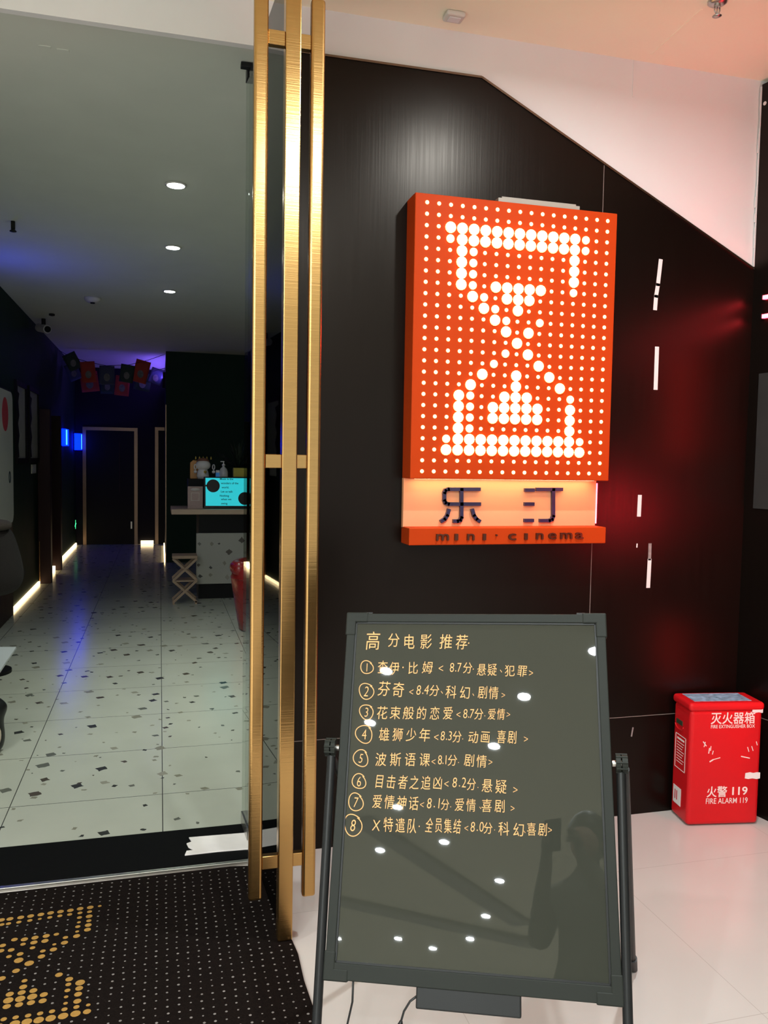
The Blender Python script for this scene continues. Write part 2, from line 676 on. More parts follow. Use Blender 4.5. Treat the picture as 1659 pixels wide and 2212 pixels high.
p0_, p1_ = on('Y', 3.06, 1370, 122), on('Y', 3.06, 1369, 210)
struct('trim_10', MB().box(p0_.x - .003, p0_.x + .003, 3.0575, 3.0605, p1_.z, ZM - .001), M['white'])
# black laminate cladding with the sloping top edge
PK, DE = (1.192, 2.977), (2.456, 2.352)
b = MB().prism([(.490, YW, 0), (2.4625, YW, 0), (2.4625, YW, 2.349), (PK[0], YW, PK[1]), (.490, YW, 2.970)], (0, .010, 0))
b.box(.490, .495, 3.061, 3.325, 0, 2.970)
struct('wall_cladding', b, M['panel'])
# metal edge strip along the top of the cladding
b = MB()
for p0, p1 in (((.49, 2.972), PK), (PK, DE)):
    d = Vector((p1[0] - p0[0], 0, p1[1] - p0[1])).normalized()
    n = Vector((-d.z, 0, d.x)) * .004
    a0, a1 = Vector((p0[0], YW - .006, p0[1])), Vector((p1[0], YW - .006, p1[1]))
    b.prism([a0 - n, a1 - n, a1 + n, a0 + n], (0, .0165, 0))
struct('trim_1', b, M['brassd'])
# black side wall, opening away from the corner
RW0, RW1 = Vector((2.462, 3.05, 0)), Vector((3.26, -1.5, 0))
RD = (RW1 - RW0).normalized()
b = MB().prism([RW0, RW1, RW1 + Vector((.1, 0.0, 0)), RW0 + Vector((.1, 0, 0))], (0, 0, ZM - .02))
struct('wall_right', b, M['panel'])
# ragged white paint edge where the two walls meet under the ceiling
b = MB()
zz = 2.36
while zz < 3.10:
    h = random.uniform(.02, .06)
    w = random.uniform(.003, .010)
    b.box(2.4625 - w, 2.4615, 3.051 - .003, 3.0545, zz, min(zz + h, 3.11))
    zz += h
struct('trim_2', b, M['white'])

# threshold: black granite sill and aluminium nosing
b = MB().box(XL, .490, 3.03, 3.325, -.03, .006)
struct('trim_3', b, M['sill'], .001)
b = MB().box(XL, .33, 2.985, 2.998, -.02, .014).box(XL, .33, 3.004, 3.012, -.02, .010)
struct('trim_4', b, M['steel'], .002)

# lobby walls
b = MB().box(XL - .1, XL, 3.16, 14.9, 0, ZL)
struct('wall_left', b, M['green'])
b = MB().box(XL - .1, XC + .1, YE, YE + .1, 0, ZL)
struct('wall_end', b, M['darkwall'])
b = MB().box(XC, XC + .1, YG + .1, YE, 0, ZL)
struct('wall_corridor', b, M['darkwall'])
b = MB().box(XC, 3.0, YG, YG + .1, 0, ZL)
struct('wall_green', b, M['green'])
b = MB().box(3.0, 3.1, 3.16, YG + .1, 0, ZL)
struct('wall_lobby_side', b, M['green'])
# thin metal corner bead on the green wall
b = MB().box(XC - .006, XC + .008, YG - .008, YG, .0, 2.25)
struct('trim_5', b, M['brassd'])

# door casings that stand out from the left lobby wall
for i, (y0, y1, x1, zt) in enumerate(((7.45, 8.33, -1.33, 2.05), (10.30, 10.44, -1.232, 2.04), (11.50, 11.64, -1.25, 2.02))):
    b = MB().box(XL, x1, y0, y1, 0, zt)
    struct('trim_%d' % (6 + i), b, M['maroon'], .004)
b = MB().box(-1.357, -1.352, 10.292, 10.299, 0, .50)
b.box(-1.336, -1.331, 8.331, 8.336, 0, .16)
struct('trim_9', b, M['brass'])
# end-of-corridor doors
E_ = lambda u, v: on('Y', YE, u, v)


def end_door(name, u0, u1, v0, jl, jr, label):
    a, c = E_(u0, v0), E_(u1, v0)
    d = MB().box(a.x, c.x, YE - .02, YE - .002, 0, a.z).build(name, M['black'], None, kind='structure')
    fr = MB()
    w = .055
    if jl:
        fr.box(a.x - w, a.x, YE - .04, YE - .001, 0, a.z + w)
    if jr:
        fr.box(c.x, c.x + w, YE - .04, YE - .001, 0, a.z + w)
    fr.box(a.x - (w if jl else 0), c.x + (w if jr else 0), YE - .041, YE - .001, a.z, a.z + w)
    fr.build('door_frame', M['brassd'], d)
    return d


d1 = end_door('door_1', 186, 290, 929, True, True, 'd')
hp = E_(284, 1134)
MB().box(hp.x - .012, hp.x + .012, YE - .05, YE - .018, hp.z - .06, hp.z + .06).build('door_handle', M['steel'], d1)
hp = E_(258, 990)
MB().box(hp.x - .004, hp.x + .004, YE - .026, YE - .019, .9, 1.75).build('door_seam', M['maroon'], d1)
d2 = end_door('door_2', 342, 358, 930, True, False, 'd')

# ================================================================== LED STRIPS AT THE WALL BASE
def led(x0, x1, y0, y1, z0, z1, label, grp='light strips at the foot of the lobby walls'):
    t = thing('led_strip', label, 'light strip', ((x0 + x1) / 2, (y0 + y1) / 2, 0), grp)
    MB().box(x0, x1, y0, y1, z0, z1).build('diffuser', M['ledw'], t)
    return t


led(XL, XL + .020, 8.34, 10.28, .004, .032, 'longest glowing light strip along the foot of the left lobby wall, nearest the entrance')
led(XL, XL + .05, 11.10, 11.48, .004, .060, 'short glowing light strip between the two maroon door casings')
led(XL, XL + .020, 11.70, 14.7, .004, .040, 'glowing light strip on the left wall leading up to the dark end door')
led(-.315, -.105, YE - .03, YE - .002, .004, .060, 'small bright light strip on the end wall between the two corridor doors')
t = thing('violet_fill_strip', 'added violet glow strip high on the corridor wall behind the flags', 'light strip', (XC - .03, 13.5, 2.7))
MB().box(XC - .035, XC - .012, 12.7, 14.6, 2.70, 2.73).build('diffuser', M['violet'], t)  # added source for the violet glow on the ceiling and end wall
MB().box(XC - .040, XC, 12.68, 14.62, 2.685, 2.70).box(XC - .040, XC, 12.66, 12.68, 2.685, 2.76).build('channel', M['black'], t)  # added hood keeps the strip itself out of view
led(XC - .02, XC - .002, YG + .02, YE - .3, .004, .045, 'glowing light strip at the foot of the corridor corner by the green wall')

# ================================================================== LAMPS
def downlight(x, y, zc, r, mat, label, grp, energy, col, spread=170):
    t = thing('downlight', label, 'ceiling light', (x, y, zc), grp)
    MB().lathe((x, y, zc), [(r * 1.05, -.001), (r * 1.22, -.003), (r * 1.22, -.007), (r, -.009)], 28).build('trim_ring', M['trim'], t)
    MB().disc((x, y, zc - .0105), r * .98, (0, 0, -1), 28).build('diffuser', mat, t)
    l = lamp('downlight_beam', 'AREA', (x, y, zc - .012), energy, col, 2 * r)
    l.data.spread = math.radians(spread)
    return t


for x, y in MALL_SPOTS:
    e = MALL_E
    downlight(x, y, ZM, .042, M['ledc'], 'round recessed downlight in the cream shopping corridor ceiling', 'corridor ceiling downlights', e, (.90, .99, 1.0))
nm = ['nearest of the three lit downlights in the grey lobby ceiling', 'middle of the three lit downlights in the grey lobby ceiling',
      'farthest of the three lit downlights in the grey lobby ceiling']
for (x, y), lb, k in zip(LOBBY_SPOTS, nm, (1.0, .65, .08)):
    downlight(x, y, ZL, .048, M['ledl'], lb, 'lobby downlights', LOBBY_E * k, (.90, 1.0, .88), 92)
for x, y, k in ((1.7, 4.8, .8), (1.5, 7.3, .16)):  # added unseen lamps that brighten the counter front and lobby floor
    downlight(x, y, ZL, .048, M['ledl'], 'added lobby downlight out of sight behind the black front wall', 'added hidden lobby downlights', LOBBY_E * k, (.90, 1.0, .88), 100)


def blue_lamp(x, y, z, dx, dy, dz, label, mat):
    t = thing('wall_lamp', label, 'wall light', (x, y, z - dz / 2), 'blue wall lamps')
    MB().box(x, x + .012, y - dy / 2, y + dy / 2, z - dz / 2 - .02, z + dz / 2 + .02).build('back_plate', M['black'], t)
    MB().box(x + .012, x + dx, y - dy / 2, y + dy / 2, z - dz / 2, z + dz / 2).build('lamp_shade', mat, t)
    MB().box(x + dx, x + dx + .008, y - dy / 2 + .01, y - dy / 2 + dy * .3, z - dz * .45, z + dz * .45).build('lamp_core', M['bluecore'], t)
    return t


blue_lamp(XL, 12.85, 1.77, .07, .40, .24, 'glowing blue wall lamp just beyond the second maroon casing', M['blue'])
blue_lamp(XL, 14.55, 1.74, .12, .14, .27, 'glowing blue wall lamp beside the end door, farther of the two', M['blue'])
blue_lamp(XL, 6.9, 2.45, .07, .30, .25, 'blue wall lamp out of view on the near left lobby wall', M['bluenear'])

# ================================================================== GLASS DOOR WITH BRASS PULL BARS
HA, HB = Vector((.372, 2.480, 0)), Vector((.330, 3.315, 0))     # free edge, hinge edge
t = thing('glass_door', 'open glass door leaf with three tall brushed brass bars on its free edge', 'door', (.372, 2.48, 0))
d = (HB - HA).normalized()
n = Vector((-d.y, d.x, 0)) * .006
MB().prism([HA - n + Vector((0, 0, .018)), HB - n + Vector((0, 0, .018)), HB + n + Vector((0, 0, .018)), HA + n + Vector((0, 0, .018))],
           (0, 0, 2.945)).build('glass_pane', M['glass'], t)
B = lambda x0, x1, z0, z1, y0=2.452, y1=2.484: MB().box(x0, x1, y0, y1, z0, z1)
B(.2615, .3030, .150, 2.838).build('handle_bar', M['brass'], t, .008, 3)
B(.4270, .4685, .142, 2.843).build('handle_bar', M['brass'], t, .008, 3)
B(.3515, .3970, .013, 2.965, 2.448, 2.492).build('edge_bar', M['brass'], t, .003, 2)
for zc in (2.718, 1.495, .264):
    for x0, x1 in ((.303, .3515), (.397, .427)):
        MB().box(x0, x1, 2.457, 2.480, zc - .0205, zc + .0205).build('cross_bar', M['brass'], t, .0015, 1)
MB().box(.296, .342, 3.235, 3.262, ZL - .022, ZL - .004).box(.322, .338, 3.262, 3.322, 2.955, ZL - .001).build('top_pivot', M['plastic'], t, .002)
MB().prism([HB + n * 1.6 + Vector((0, 0, .014)), HB - n * 1.6 + Vector((0, 0, .014)),
            HB - n * 1.6 - d * .16 + Vector((0, 0, .014)), HB + n * 1.6 - d * .16 + Vector((0, 0, .014))],
           (0, 0, .05)).build('bottom_clamp', M['steel'], t)

# scuffed white cover plate on the sill
PL = [on('Z', .010, *q) for q in ((604, 1830), (604, 1793), (530, 1799), (408, 1809), (414, 1818), (403, 1822), (407, 1830), (419, 1836), (403, 1838), (399, 1847), (470, 1839), (530, 1834))]
MB().prism([(p.x, p.y, .0062) for p in PL], (0, 0, .005)).build('cover_plate', M['tape'], None, .001, 1,
    label='scuffed white cover plate on the black door sill behind the brass bars', cat='cover plate')

# ================================================================== ENTRANCE MAT
t = thing('entrance_mat', 'black entrance mat with grey dots and a yellow dotted hourglass', 'door mat', (-.3, 2.2, 0))
edge = [(-1.3, 2.962), (-.6, 2.960), (.25, 2.968), (.335, 2.955), (.388, 2.60), (.398, 2.45), (.404, 2.38), (.400, 2.25),
        (.408, 2.05), (.412, 1.80), (.410, 1.15), (-1.3, 1.15)]
MB().prism([(x, y, .001) for x, y in edge][::-1], (0, 0, .010)).build('pile', M['mat'], t, .002, 1)
YD = """15,640b 108,628b 225,612b 333,597b 444,580b 550,563b 657,549b 764,535b 870,517b 980,503b 1083,488s 20,690m 92,680m
205,663m 324,645m 432,628s 541,612m 650,595m 757,580m 868,563m 972,550m 968,600b 863,613m 965,648m 857,665s 958,695b
845,712m 950,745b 838,765s 832,814b 711,830m 700,886b 580,960b 590,905s 465,977m 450,1036b 612,795m 265,850b 380,832b
502,813b 250,903m 368,884b 488,867b 353,942m 203,1078B 317,1110B 174,1192b 20,1275b 97,1037m 640,1235b 752,1283b
870,1320B 742,1340m 860,1382b 733,1405m 848,1446b 718,1475s 840,1522b 712,1545s 830,1585m 700,1610m 820,1657B 945,1635b
958,1563s 266,1300m 252,1367b 106,1446b 235,1428b 362,1407b 90,1513B 219,1496B 350,1473B 476,1450b 73,1580b 206,1560b
336,1538b 463,1518b 40,1718m 170,1698m 305,1678m 436,1655m 565,1632m 160,1765B 291,1745B 420,1727B 550,1707B 685,1683B"""
yb, ydots = MB(), []
for s in YD.split():
    a, c = s[:-1].split(',')
    p = on('Z', .0118, float(a) * 330 / 1659, 1860 + float(c) * 352 / 1770)
    r = {'B': .0132, 'b': .0105, 'm': .0080, 's': .006}[s[-1]]
    ydots.append(p)
    yb.disc((p.x, p.y, .0118), r, (0, 0, 1), 12)
for p in list(ydots):
    q = Vector((-.742 - p.x, p.y, p.z))
    if q.x < -.385 and all((q.x - r.x) ** 2 + (q.y - r.y) ** 2 > .018 ** 2 for r in ydots):
        ydots.append(q)
        yb.disc((q.x, q.y, .0118), .0095, (0, 0, 1), 12)
yb.build('hourglass_print', M['matyel'], t)
gb = MB()
for i in range(-32, 22):
    for j in range(0, 58):
        x = -.223 + i * .0305 + (.015 if False else 0)
        y = 2.792 + .15 - j * .0300
        lim = .375 if y > 2.6 else .392
        if x > lim or x < -1.25 or y < 1.2 or y > 2.95:
            continue
        if any((x - p.x) ** 2 + (y - p.y) ** 2 < .019 ** 2 for p in ydots):
            continue
        x += random.uniform(-.002, .002)
        y += random.uniform(-.002, .002)
        gb.disc((x, y, .0116), random.uniform(.0026, .0042), (0, 0, 1), 7)
gb.build('dot_print', M['matdot'], t)

# ================================================================== ILLUMINATED SIGN
YS = 2.945
sx0, sx1, sz0, sz1 = .9035, 1.7345, 1.437, 2.486
t = thing('cinema_sign', 'orange wall sign with glowing bulb hourglass above a small lettered panel', 'sign', (1.32, YW, 1.18))
MB().box(sx0, sx1, YS, YW, sz0, sz1).build('light_box', M['orange'], t, .003)
c00, c16 = on('Y', YS, 922.8, 437), on('Y', YS, 1312.7, 478)
c240 = on('Y', YS, 911, 1018)
gx = lambda c: c00.x + (c16.x - c00.x) * c / 16
gz = lambda r: c00.z + (c240.z - c00.z) * r / 24
BIG = {2: range(2, 15), 3: range(2, 15), 4: (3, 4, 13), 5: (3, 4, 13), 6: (3, 4, 13), 7: (3, 4, 6, 7, 8, 9, 10, 13),
       8: (4, 5, 7, 8, 9), 9: (5, 6, 8), 10: (6, 7, 10), 11: (7, 9), 12: (8,), 13: (7, 9), 14: (6, 10), 15: (5, 8, 11),
       16: (4, 8, 12), 17: (3, 4, 7, 8, 9, 13), 18: (3, 4, 6, 7, 8, 9, 10, 13), 19: (3, 4, 6, 7, 8, 9, 10, 13),
       20: (3, 4, 13), 21: range(2, 15), 22: range(2, 15)}
MED = {(3, 2), (7, 4), (9, 6), (13, 7), (21, 2), (17, 13), (7, 13), (3, 14), (2, 14), (8, 5), (4, 4), (5, 4), (6, 4), (17, 4),
       (18, 4), (19, 4), (20, 4), (14, 6), (10, 10), (10, 7), (21, 14)}


def dome(mb, x, z, r, h, seg=14):
    prof = [(r, -.002), (r, h * .25), (r * .9, h * .6), (r * .62, h * .88), (r * .25, h), (r * .02, h * 1.01)]
    mb.lathe((x, YS, z), prof, seg, (0, -1, 0))


big, small = [], []
for r in range(25):
    for c in range(17):
        if r in BIG and c in BIG[r]:
            big.append((r, c, .0158 if (r, c) in MED else .0210))
        else:
            small.append((r, c, .0076))
big.sort(key=lambda q: -q[2])
proto = None
for r, c, rad in big[:100]:
    mb = MB()
    dome(mb, gx(c), gz(r), rad, rad * .7)
    mb.build('bulb', M['bulb'], t)
mb = MB()
for r, c, rad in big[100:]:
    dome(mb, gx(c), gz(r), rad, rad * .7)
for r, c, rad in small:
    dome(mb, gx(c), gz(r), rad, rad * .5, 10)
mb.build('small_bulb', M['dot'], t, kind='stuff')
# lower panel, ledge, letters
MB().box(sx0, 1.727, 3.028, YW, 1.245, sz0).build('name_panel', M['cream'], t)
MB().box(sx0, sx1 - .004, YS, YW, 1.186, 1.251).build('ledge', M['orange'], t, .003)
MB().box(sx0 + .03, sx1 - .04, 2.985, 3.005, sz0 - .0009, sz0 - .0002).build('light_strip', M['signled'], t)
MB().box(1.235, 1.575, YS + .01, YW - .01, sz1, sz1 + .016).box(1.25, 1.56, YS + .012, YS + .03, sz1 + .016, sz1 + .022).build('power_box', M['powerbox'], t)


def ribbon(mb, pts, w, y0, y1):
    """rounded thick stroke in the X-Z plane"""
    pts = [Vector((p.x, 0, p.z)) for p in pts]
    for a, c in zip(pts, pts[1:]):
        dd = (c - a).normalized()
        nn = Vector((-dd.z, 0, dd.x)) * (w / 2)
        e = dd * (w * .32)
        q = [a - nn - e, c - nn + e, c + nn + e, a + nn - e]
        mb.prism([Vector((p.x, y0, p.z)) for p in q], (0, y1 - y0, 0))


S6 = lambda q: on('Y', 3.016, 860 + q[0] * .28330, 1020 + q[1] * .28346)
GL1 = [[(622, 130), (385, 130), (362, 138), (354, 158), (354, 215), (362, 235), (385, 243), (624, 243)],
       [(485, 130), (485, 345), (476, 366), (455, 373), (428, 373)], [(388, 288), (376, 330), (356, 358), (332, 373)],
       [(568, 288), (580, 330), (600, 358), (622, 373)]]
GL2 = [[(975, 136), (1034, 136)], [(972, 243), (1032, 243)], [(970, 368), (1028, 368)], [(1062, 131), (1250, 131)],
       [(1185, 131), (1185, 335), (1176, 360), (1155, 369), (1087, 369)]]
for gl in (GL1, GL2):
    mb = MB()
    for st in gl:
        ribbon(mb, [S6(q) for q in st], .0135, 3.014, 3.029)
    mb.build('letter', M['ink'], t)
LET = [('m', 290, 385, 520), ('\u0131', 430, 455, 518), ('n', 525, 580, 518), ('\u0131', 645, 668, 517), ('\u00b7', 742, 772, 516),
       ('c', 840, 898, 516), ('\u0131', 962, 985, 513), ('n', 1050, 1105, 511), ('e', 1145, 1205, 510), ('m', 1235, 1325, 508), ('a', 1350, 1410, 506)]
RX = Matrix(((1, 0, 0, 0), (0, 0, -1, 0), (0, 1, 0, 0), (0, 0, 0, 1)))    # text plane -> facing -Y


def wall_text(mb, ch, u0, u1, v, plane_y, size, offset, extr):
    a = on('Y', plane_y, 860 + u0 * .2833, 1020 + v * .28346)
    c = on('Y', plane_y, 860 + u1 * .2833, 1020 + v * .28346)
    tm = MB().text(ch, size, Matrix.Identity(4), offset, extr)
    xs = [p.x for p in tm.v]
    sc = (c.x - a.x) / (max(xs) - min(xs)) if ch != '\u00b7' else 1.0
    mt = Matrix.Translation(a) @ RX @ Matrix.Diagonal((sc, 1, 1, 1)) @ Matrix.Translation((-min(xs), 0, 0))
    mb.add([mt @ p for p in tm.v], tm.f)


for ch, u0, u1, v in LET:
    mb = MB()
    wall_text(mb, ch, u0, u1, v, YS - .004, .0535, .0003, .005)
    mb.build('letter', M['bronze'], t)
# added red strip at the sign's lower right, for the glow on the wall
MB().box(1.7285, 1.7325, 3.026, 3.046, 1.26, 1.425).build('red_glow_strip', M['redled'], t)

# ================================================================== TAPE ON THE WALL
TAPES = [([(1427, 563), (1421, 615), (1417, 640), (1415, 667)], 10, 'tape', 'longest white tape strip on the black wall, topmost and slightly bent'),
         ([(1419, 752), (1416, 839)], 10.5, 'tape', 'straight white tape strip below the bent one on the black wall'),
         ([(1382, 1072), (1380, 1113)], 10, 'tape', 'shortest white tape strip, level with the sign panel on the black wall'),
         ([(1403, 1210), (1400, 1267)], 10, 'tape', 'lowest white tape strip on the black wall, right of the sign bottom'),
         ([(1404, 1176), (1403, 1208)], 8, 'wornw', 'worn grey tape scrap just above the lowest white strip'),
         ([(1376, 1175), (1375.5, 1182)], 3, 'tape', 'tiny white tape fleck left of the lowest white strip'),
         ([(1367, 1572), (1364, 1590)], 3.5, 'wornw', 'small pale scrap near the wall foot, right of the chalkboard')]
for pts, w, mt, lb in TAPES:
    mb = MB()
    P = [on('Y', YW, *q) for q in pts]
    ribbon(mb, P, w * .00178, YW - .0012, YW)
    mb.build('tape_strip', M[mt], None, label=lb, cat='tape', group='tape strips on the black wall')

# ================================================================== RED LED BARS AND GREY PANEL ON THE SIDE WALL
RN = Vector((-RD.y, RD.x, 0))
if RN.x > 0:
    RN = -RN
for z, lb in ((2.218, 'upper glowing red light bar on the black side wall'), (2.139, 'lower glowing red light bar on the black side wall')):
    a = RW0 + RD * .062
    c = RW0 + RD * 1.5
    a.z = c.z = z - .008
    t = thing('light_bar', lb, 'light bar', (a + RN * .0), 'red light bars')
    MB().prism([a, c, c + RN * .014, a + RN * .014], (0, 0, .016)).build('tube', M['redled'], t)
    e = RD * .006
    MB().prism([a - e, a, a + RN * .016, a - e + RN * .016], (0, 0, .020)).build('end_cap', M['plastic'], t)
for u, v, hw, hh, mt, lb in ((1338, 1095, .075, .10, 'redbright', 'added bright red light box, unseen on the side wall, mirrored beside the sign'),
                             (1460, 1400, .05, .16, 'reddim', 'added dim red light box, unseen low on the side wall, mirrored beside the red box'),
                             (1490, 880, .07, .26, 'reddim', 'added tall dim red light box, unseen on the side wall, mirrored below the light bars')):
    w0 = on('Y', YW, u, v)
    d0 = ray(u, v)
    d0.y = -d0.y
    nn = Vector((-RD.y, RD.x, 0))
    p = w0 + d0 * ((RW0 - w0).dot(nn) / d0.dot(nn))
    t = thing('light_box', lb, 'light box', p, 'added red light boxes of the side wall')
    # added unseen source; invented box shape keeps its red glow on the cladding
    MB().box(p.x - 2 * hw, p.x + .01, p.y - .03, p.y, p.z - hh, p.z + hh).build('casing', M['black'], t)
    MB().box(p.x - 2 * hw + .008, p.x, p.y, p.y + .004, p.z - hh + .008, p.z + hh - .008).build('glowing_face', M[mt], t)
a = RW0 + RD * .055
c = RW0 + RD * .9
a.z = c.z = 1.325
MB().prism([a + RN * .001, c + RN * .001, c + RN * .008, a + RN * .008], (0, 0, .575)).build('wall_board', M['greyp'], None,
    label='plain grey board on the black side wall at the right edge', cat='wall board')
for s, z, r, lb in ((.05, 3.045, .013, 'larger white dot sticker at the top of the black side wall'),
                    (.018, 3.035, .008, 'smaller white dot sticker at the top corner of the black side wall')):
    p = RW0 + RD * s
    MB().cyl((p.x, p.y, z) + RN * 0 if False else Vector((p.x, p.y, z)) + RN * .0002, Vector((p.x, p.y, z)) + RN * .0015, r, seg=16).build(
        'dot_sticker', M['tape'], None, label=lb, cat='sticker', group='dot stickers')

# ================================================================== CHALKBOARD ON ITS STAND
AX = Vector((.8981277, -.4371878, .0472597))
DN = Vector((-.1399642, -.3860952, -.9117788))
NB = Vector((-.4168653, -.8122791, .4079535))
TL = Vector((.4524176, 1.9813034, 1.1206859))
BW, BH = .62, .8029
bm = Matrix((AX, -DN, NB)).transposed().to_4x4()
bm.translation = TL                        # local: x right, y up (negative downwards), z towards the viewer


def bpix(u, v):
    dd = ray(u, v)
    p = CAM + dd * ((TL - CAM).dot(NB) / dd.dot(NB))
    return bm.inverted() @ p


t = thing('chalkboard', 'tall dark writing board on a folding stand with orange handwritten film list', 'writing board', (.73, 1.65, 0))


def bmb():
    q = MB()
    q.M = bm
    return q


FWd = .021
bmb().box(FWd - .004, BW - FWd + .004, -BH + FWd - .004, -FWd + .004, -.016, -.005).build('writing_surface', M['board'], t)
fr = bmb()
fr.box(0, BW, -FWd, 0, -.022, 0).box(0, BW, -BH, -BH + FWd + .012, -.022, 0)
fr.box(0, FWd, -BH + FWd + .012, -FWd, -.022, 0).box(BW - FWd, BW, -BH + FWd + .012, -FWd, -.022, 0)
fr.build('frame', M['alu'], t, .002)
ib = bmb()
for x0, x1, y0, y1 in ((FWd, BW - FWd, -FWd - .004, -FWd), (FWd, BW - FWd, -BH + FWd + .012, -BH + FWd + .016),
                       (FWd, FWd + .004, -BH + FWd + .012, -FWd), (BW - FWd - .004, BW - FWd, -BH + FWd + .012, -FWd)):
    ib.box(x0, x1, y0, y1, -.0055, -.0025)
ib.build('inner_bead', M['plastic'], t)
for x0, y0 in ((-.003, -.055), (BW - .052, -.055), (-.003, -BH - .003), (BW - .052, -BH - .003)):
    q = bmb()
    s = 1 if x0 < 0 else 0
    q.box(x0, x0 + .055, y0 + (0 if y0 < -.2 else .033), y0 + (.025 if y0 < -.2 else .058), -.024, .0015)
    q.box(x0 if s else x0 + .030, x0 + .025 if s else x0 + .055, y0, y0 + .058, -.0241, .0014)
    q.build('corner_cap', M['alu'], t, .003)
for x in (.052, .565):
    q = bmb()
    q.box(x - .010, x + .010, 0, .005, -.016, -.006)
    q.build('hanging_lug', M['plastic'], t, .001)
q = bmb()
q.box(.200, .418, -BH - .040, -BH + .002, -.026, -.002)
q.build('control_box', M['plastic'], t, .003)
# stand
for s, x, ft, rear in ((.322, -.020, Vector((.2785, 1.515, .0185)), Vector((.7742, 2.372, 0))),
                       (.335, BW + .020, Vector((.8309, 1.2242, 0)), Vector((1.362, 2.082, 0)))):
    sd = -1 if x < 0 else 1
    K = bm @ Vector((x, -s, -.012))
    ft = K + (ft - K)
    q = bmb()
    c0 = Vector((x - sd * .018, -s, -.012))
    q.cyl(c0, Vector((x + sd * .002, -s, -.012)), .007, seg=14)
    q.build('pivot_pin', M['steel'], t)
    q = bmb()
    q.cyl(Vector((x - sd * .011, -s, -.010)), Vector((x - sd * .001, -s, -.010)), .020, seg=18)
    q.cyl(Vector((x + sd * .002, -s, -.010)), Vector((x + sd * .014, -s, -.010)), .020, seg=18)
    for k in range(9):
        an = k * 2 * math.pi / 9
        q.cyl(Vector((x - sd * .011, -s + .0195 * math.sin(an), -.010 + .0195 * math.cos(an))),
              Vector((x + sd * .014, -s + .0195 * math.sin(an), -.010 + .0195 * math.cos(an))), .0025, seg=6)
    q.build('hinge_knob', M['alu'], t)
    dn = (ft - K).normalized()
    lg = MB().cyl(K + dn * .020, ft - dn * .002, .0105, seg=16).build('leg', M['plastic'], t)
    K2 = K + AX * (sd * .009)
    dr = (rear - K2).normalized()
    lr = MB().cyl(K2 + dr * .020, rear, .0095, seg=16).build('leg', M['plastic'], t)
    MB().cyl(rear - dr * .075, rear - dr * .001, .0135, seg=16).build('rubber_foot', M['cable'], lr)
    MB().cyl(ft - dn * .07, ft - dn * .003, .0135, seg=16).build('rubber_foot', M['cable'], lg)
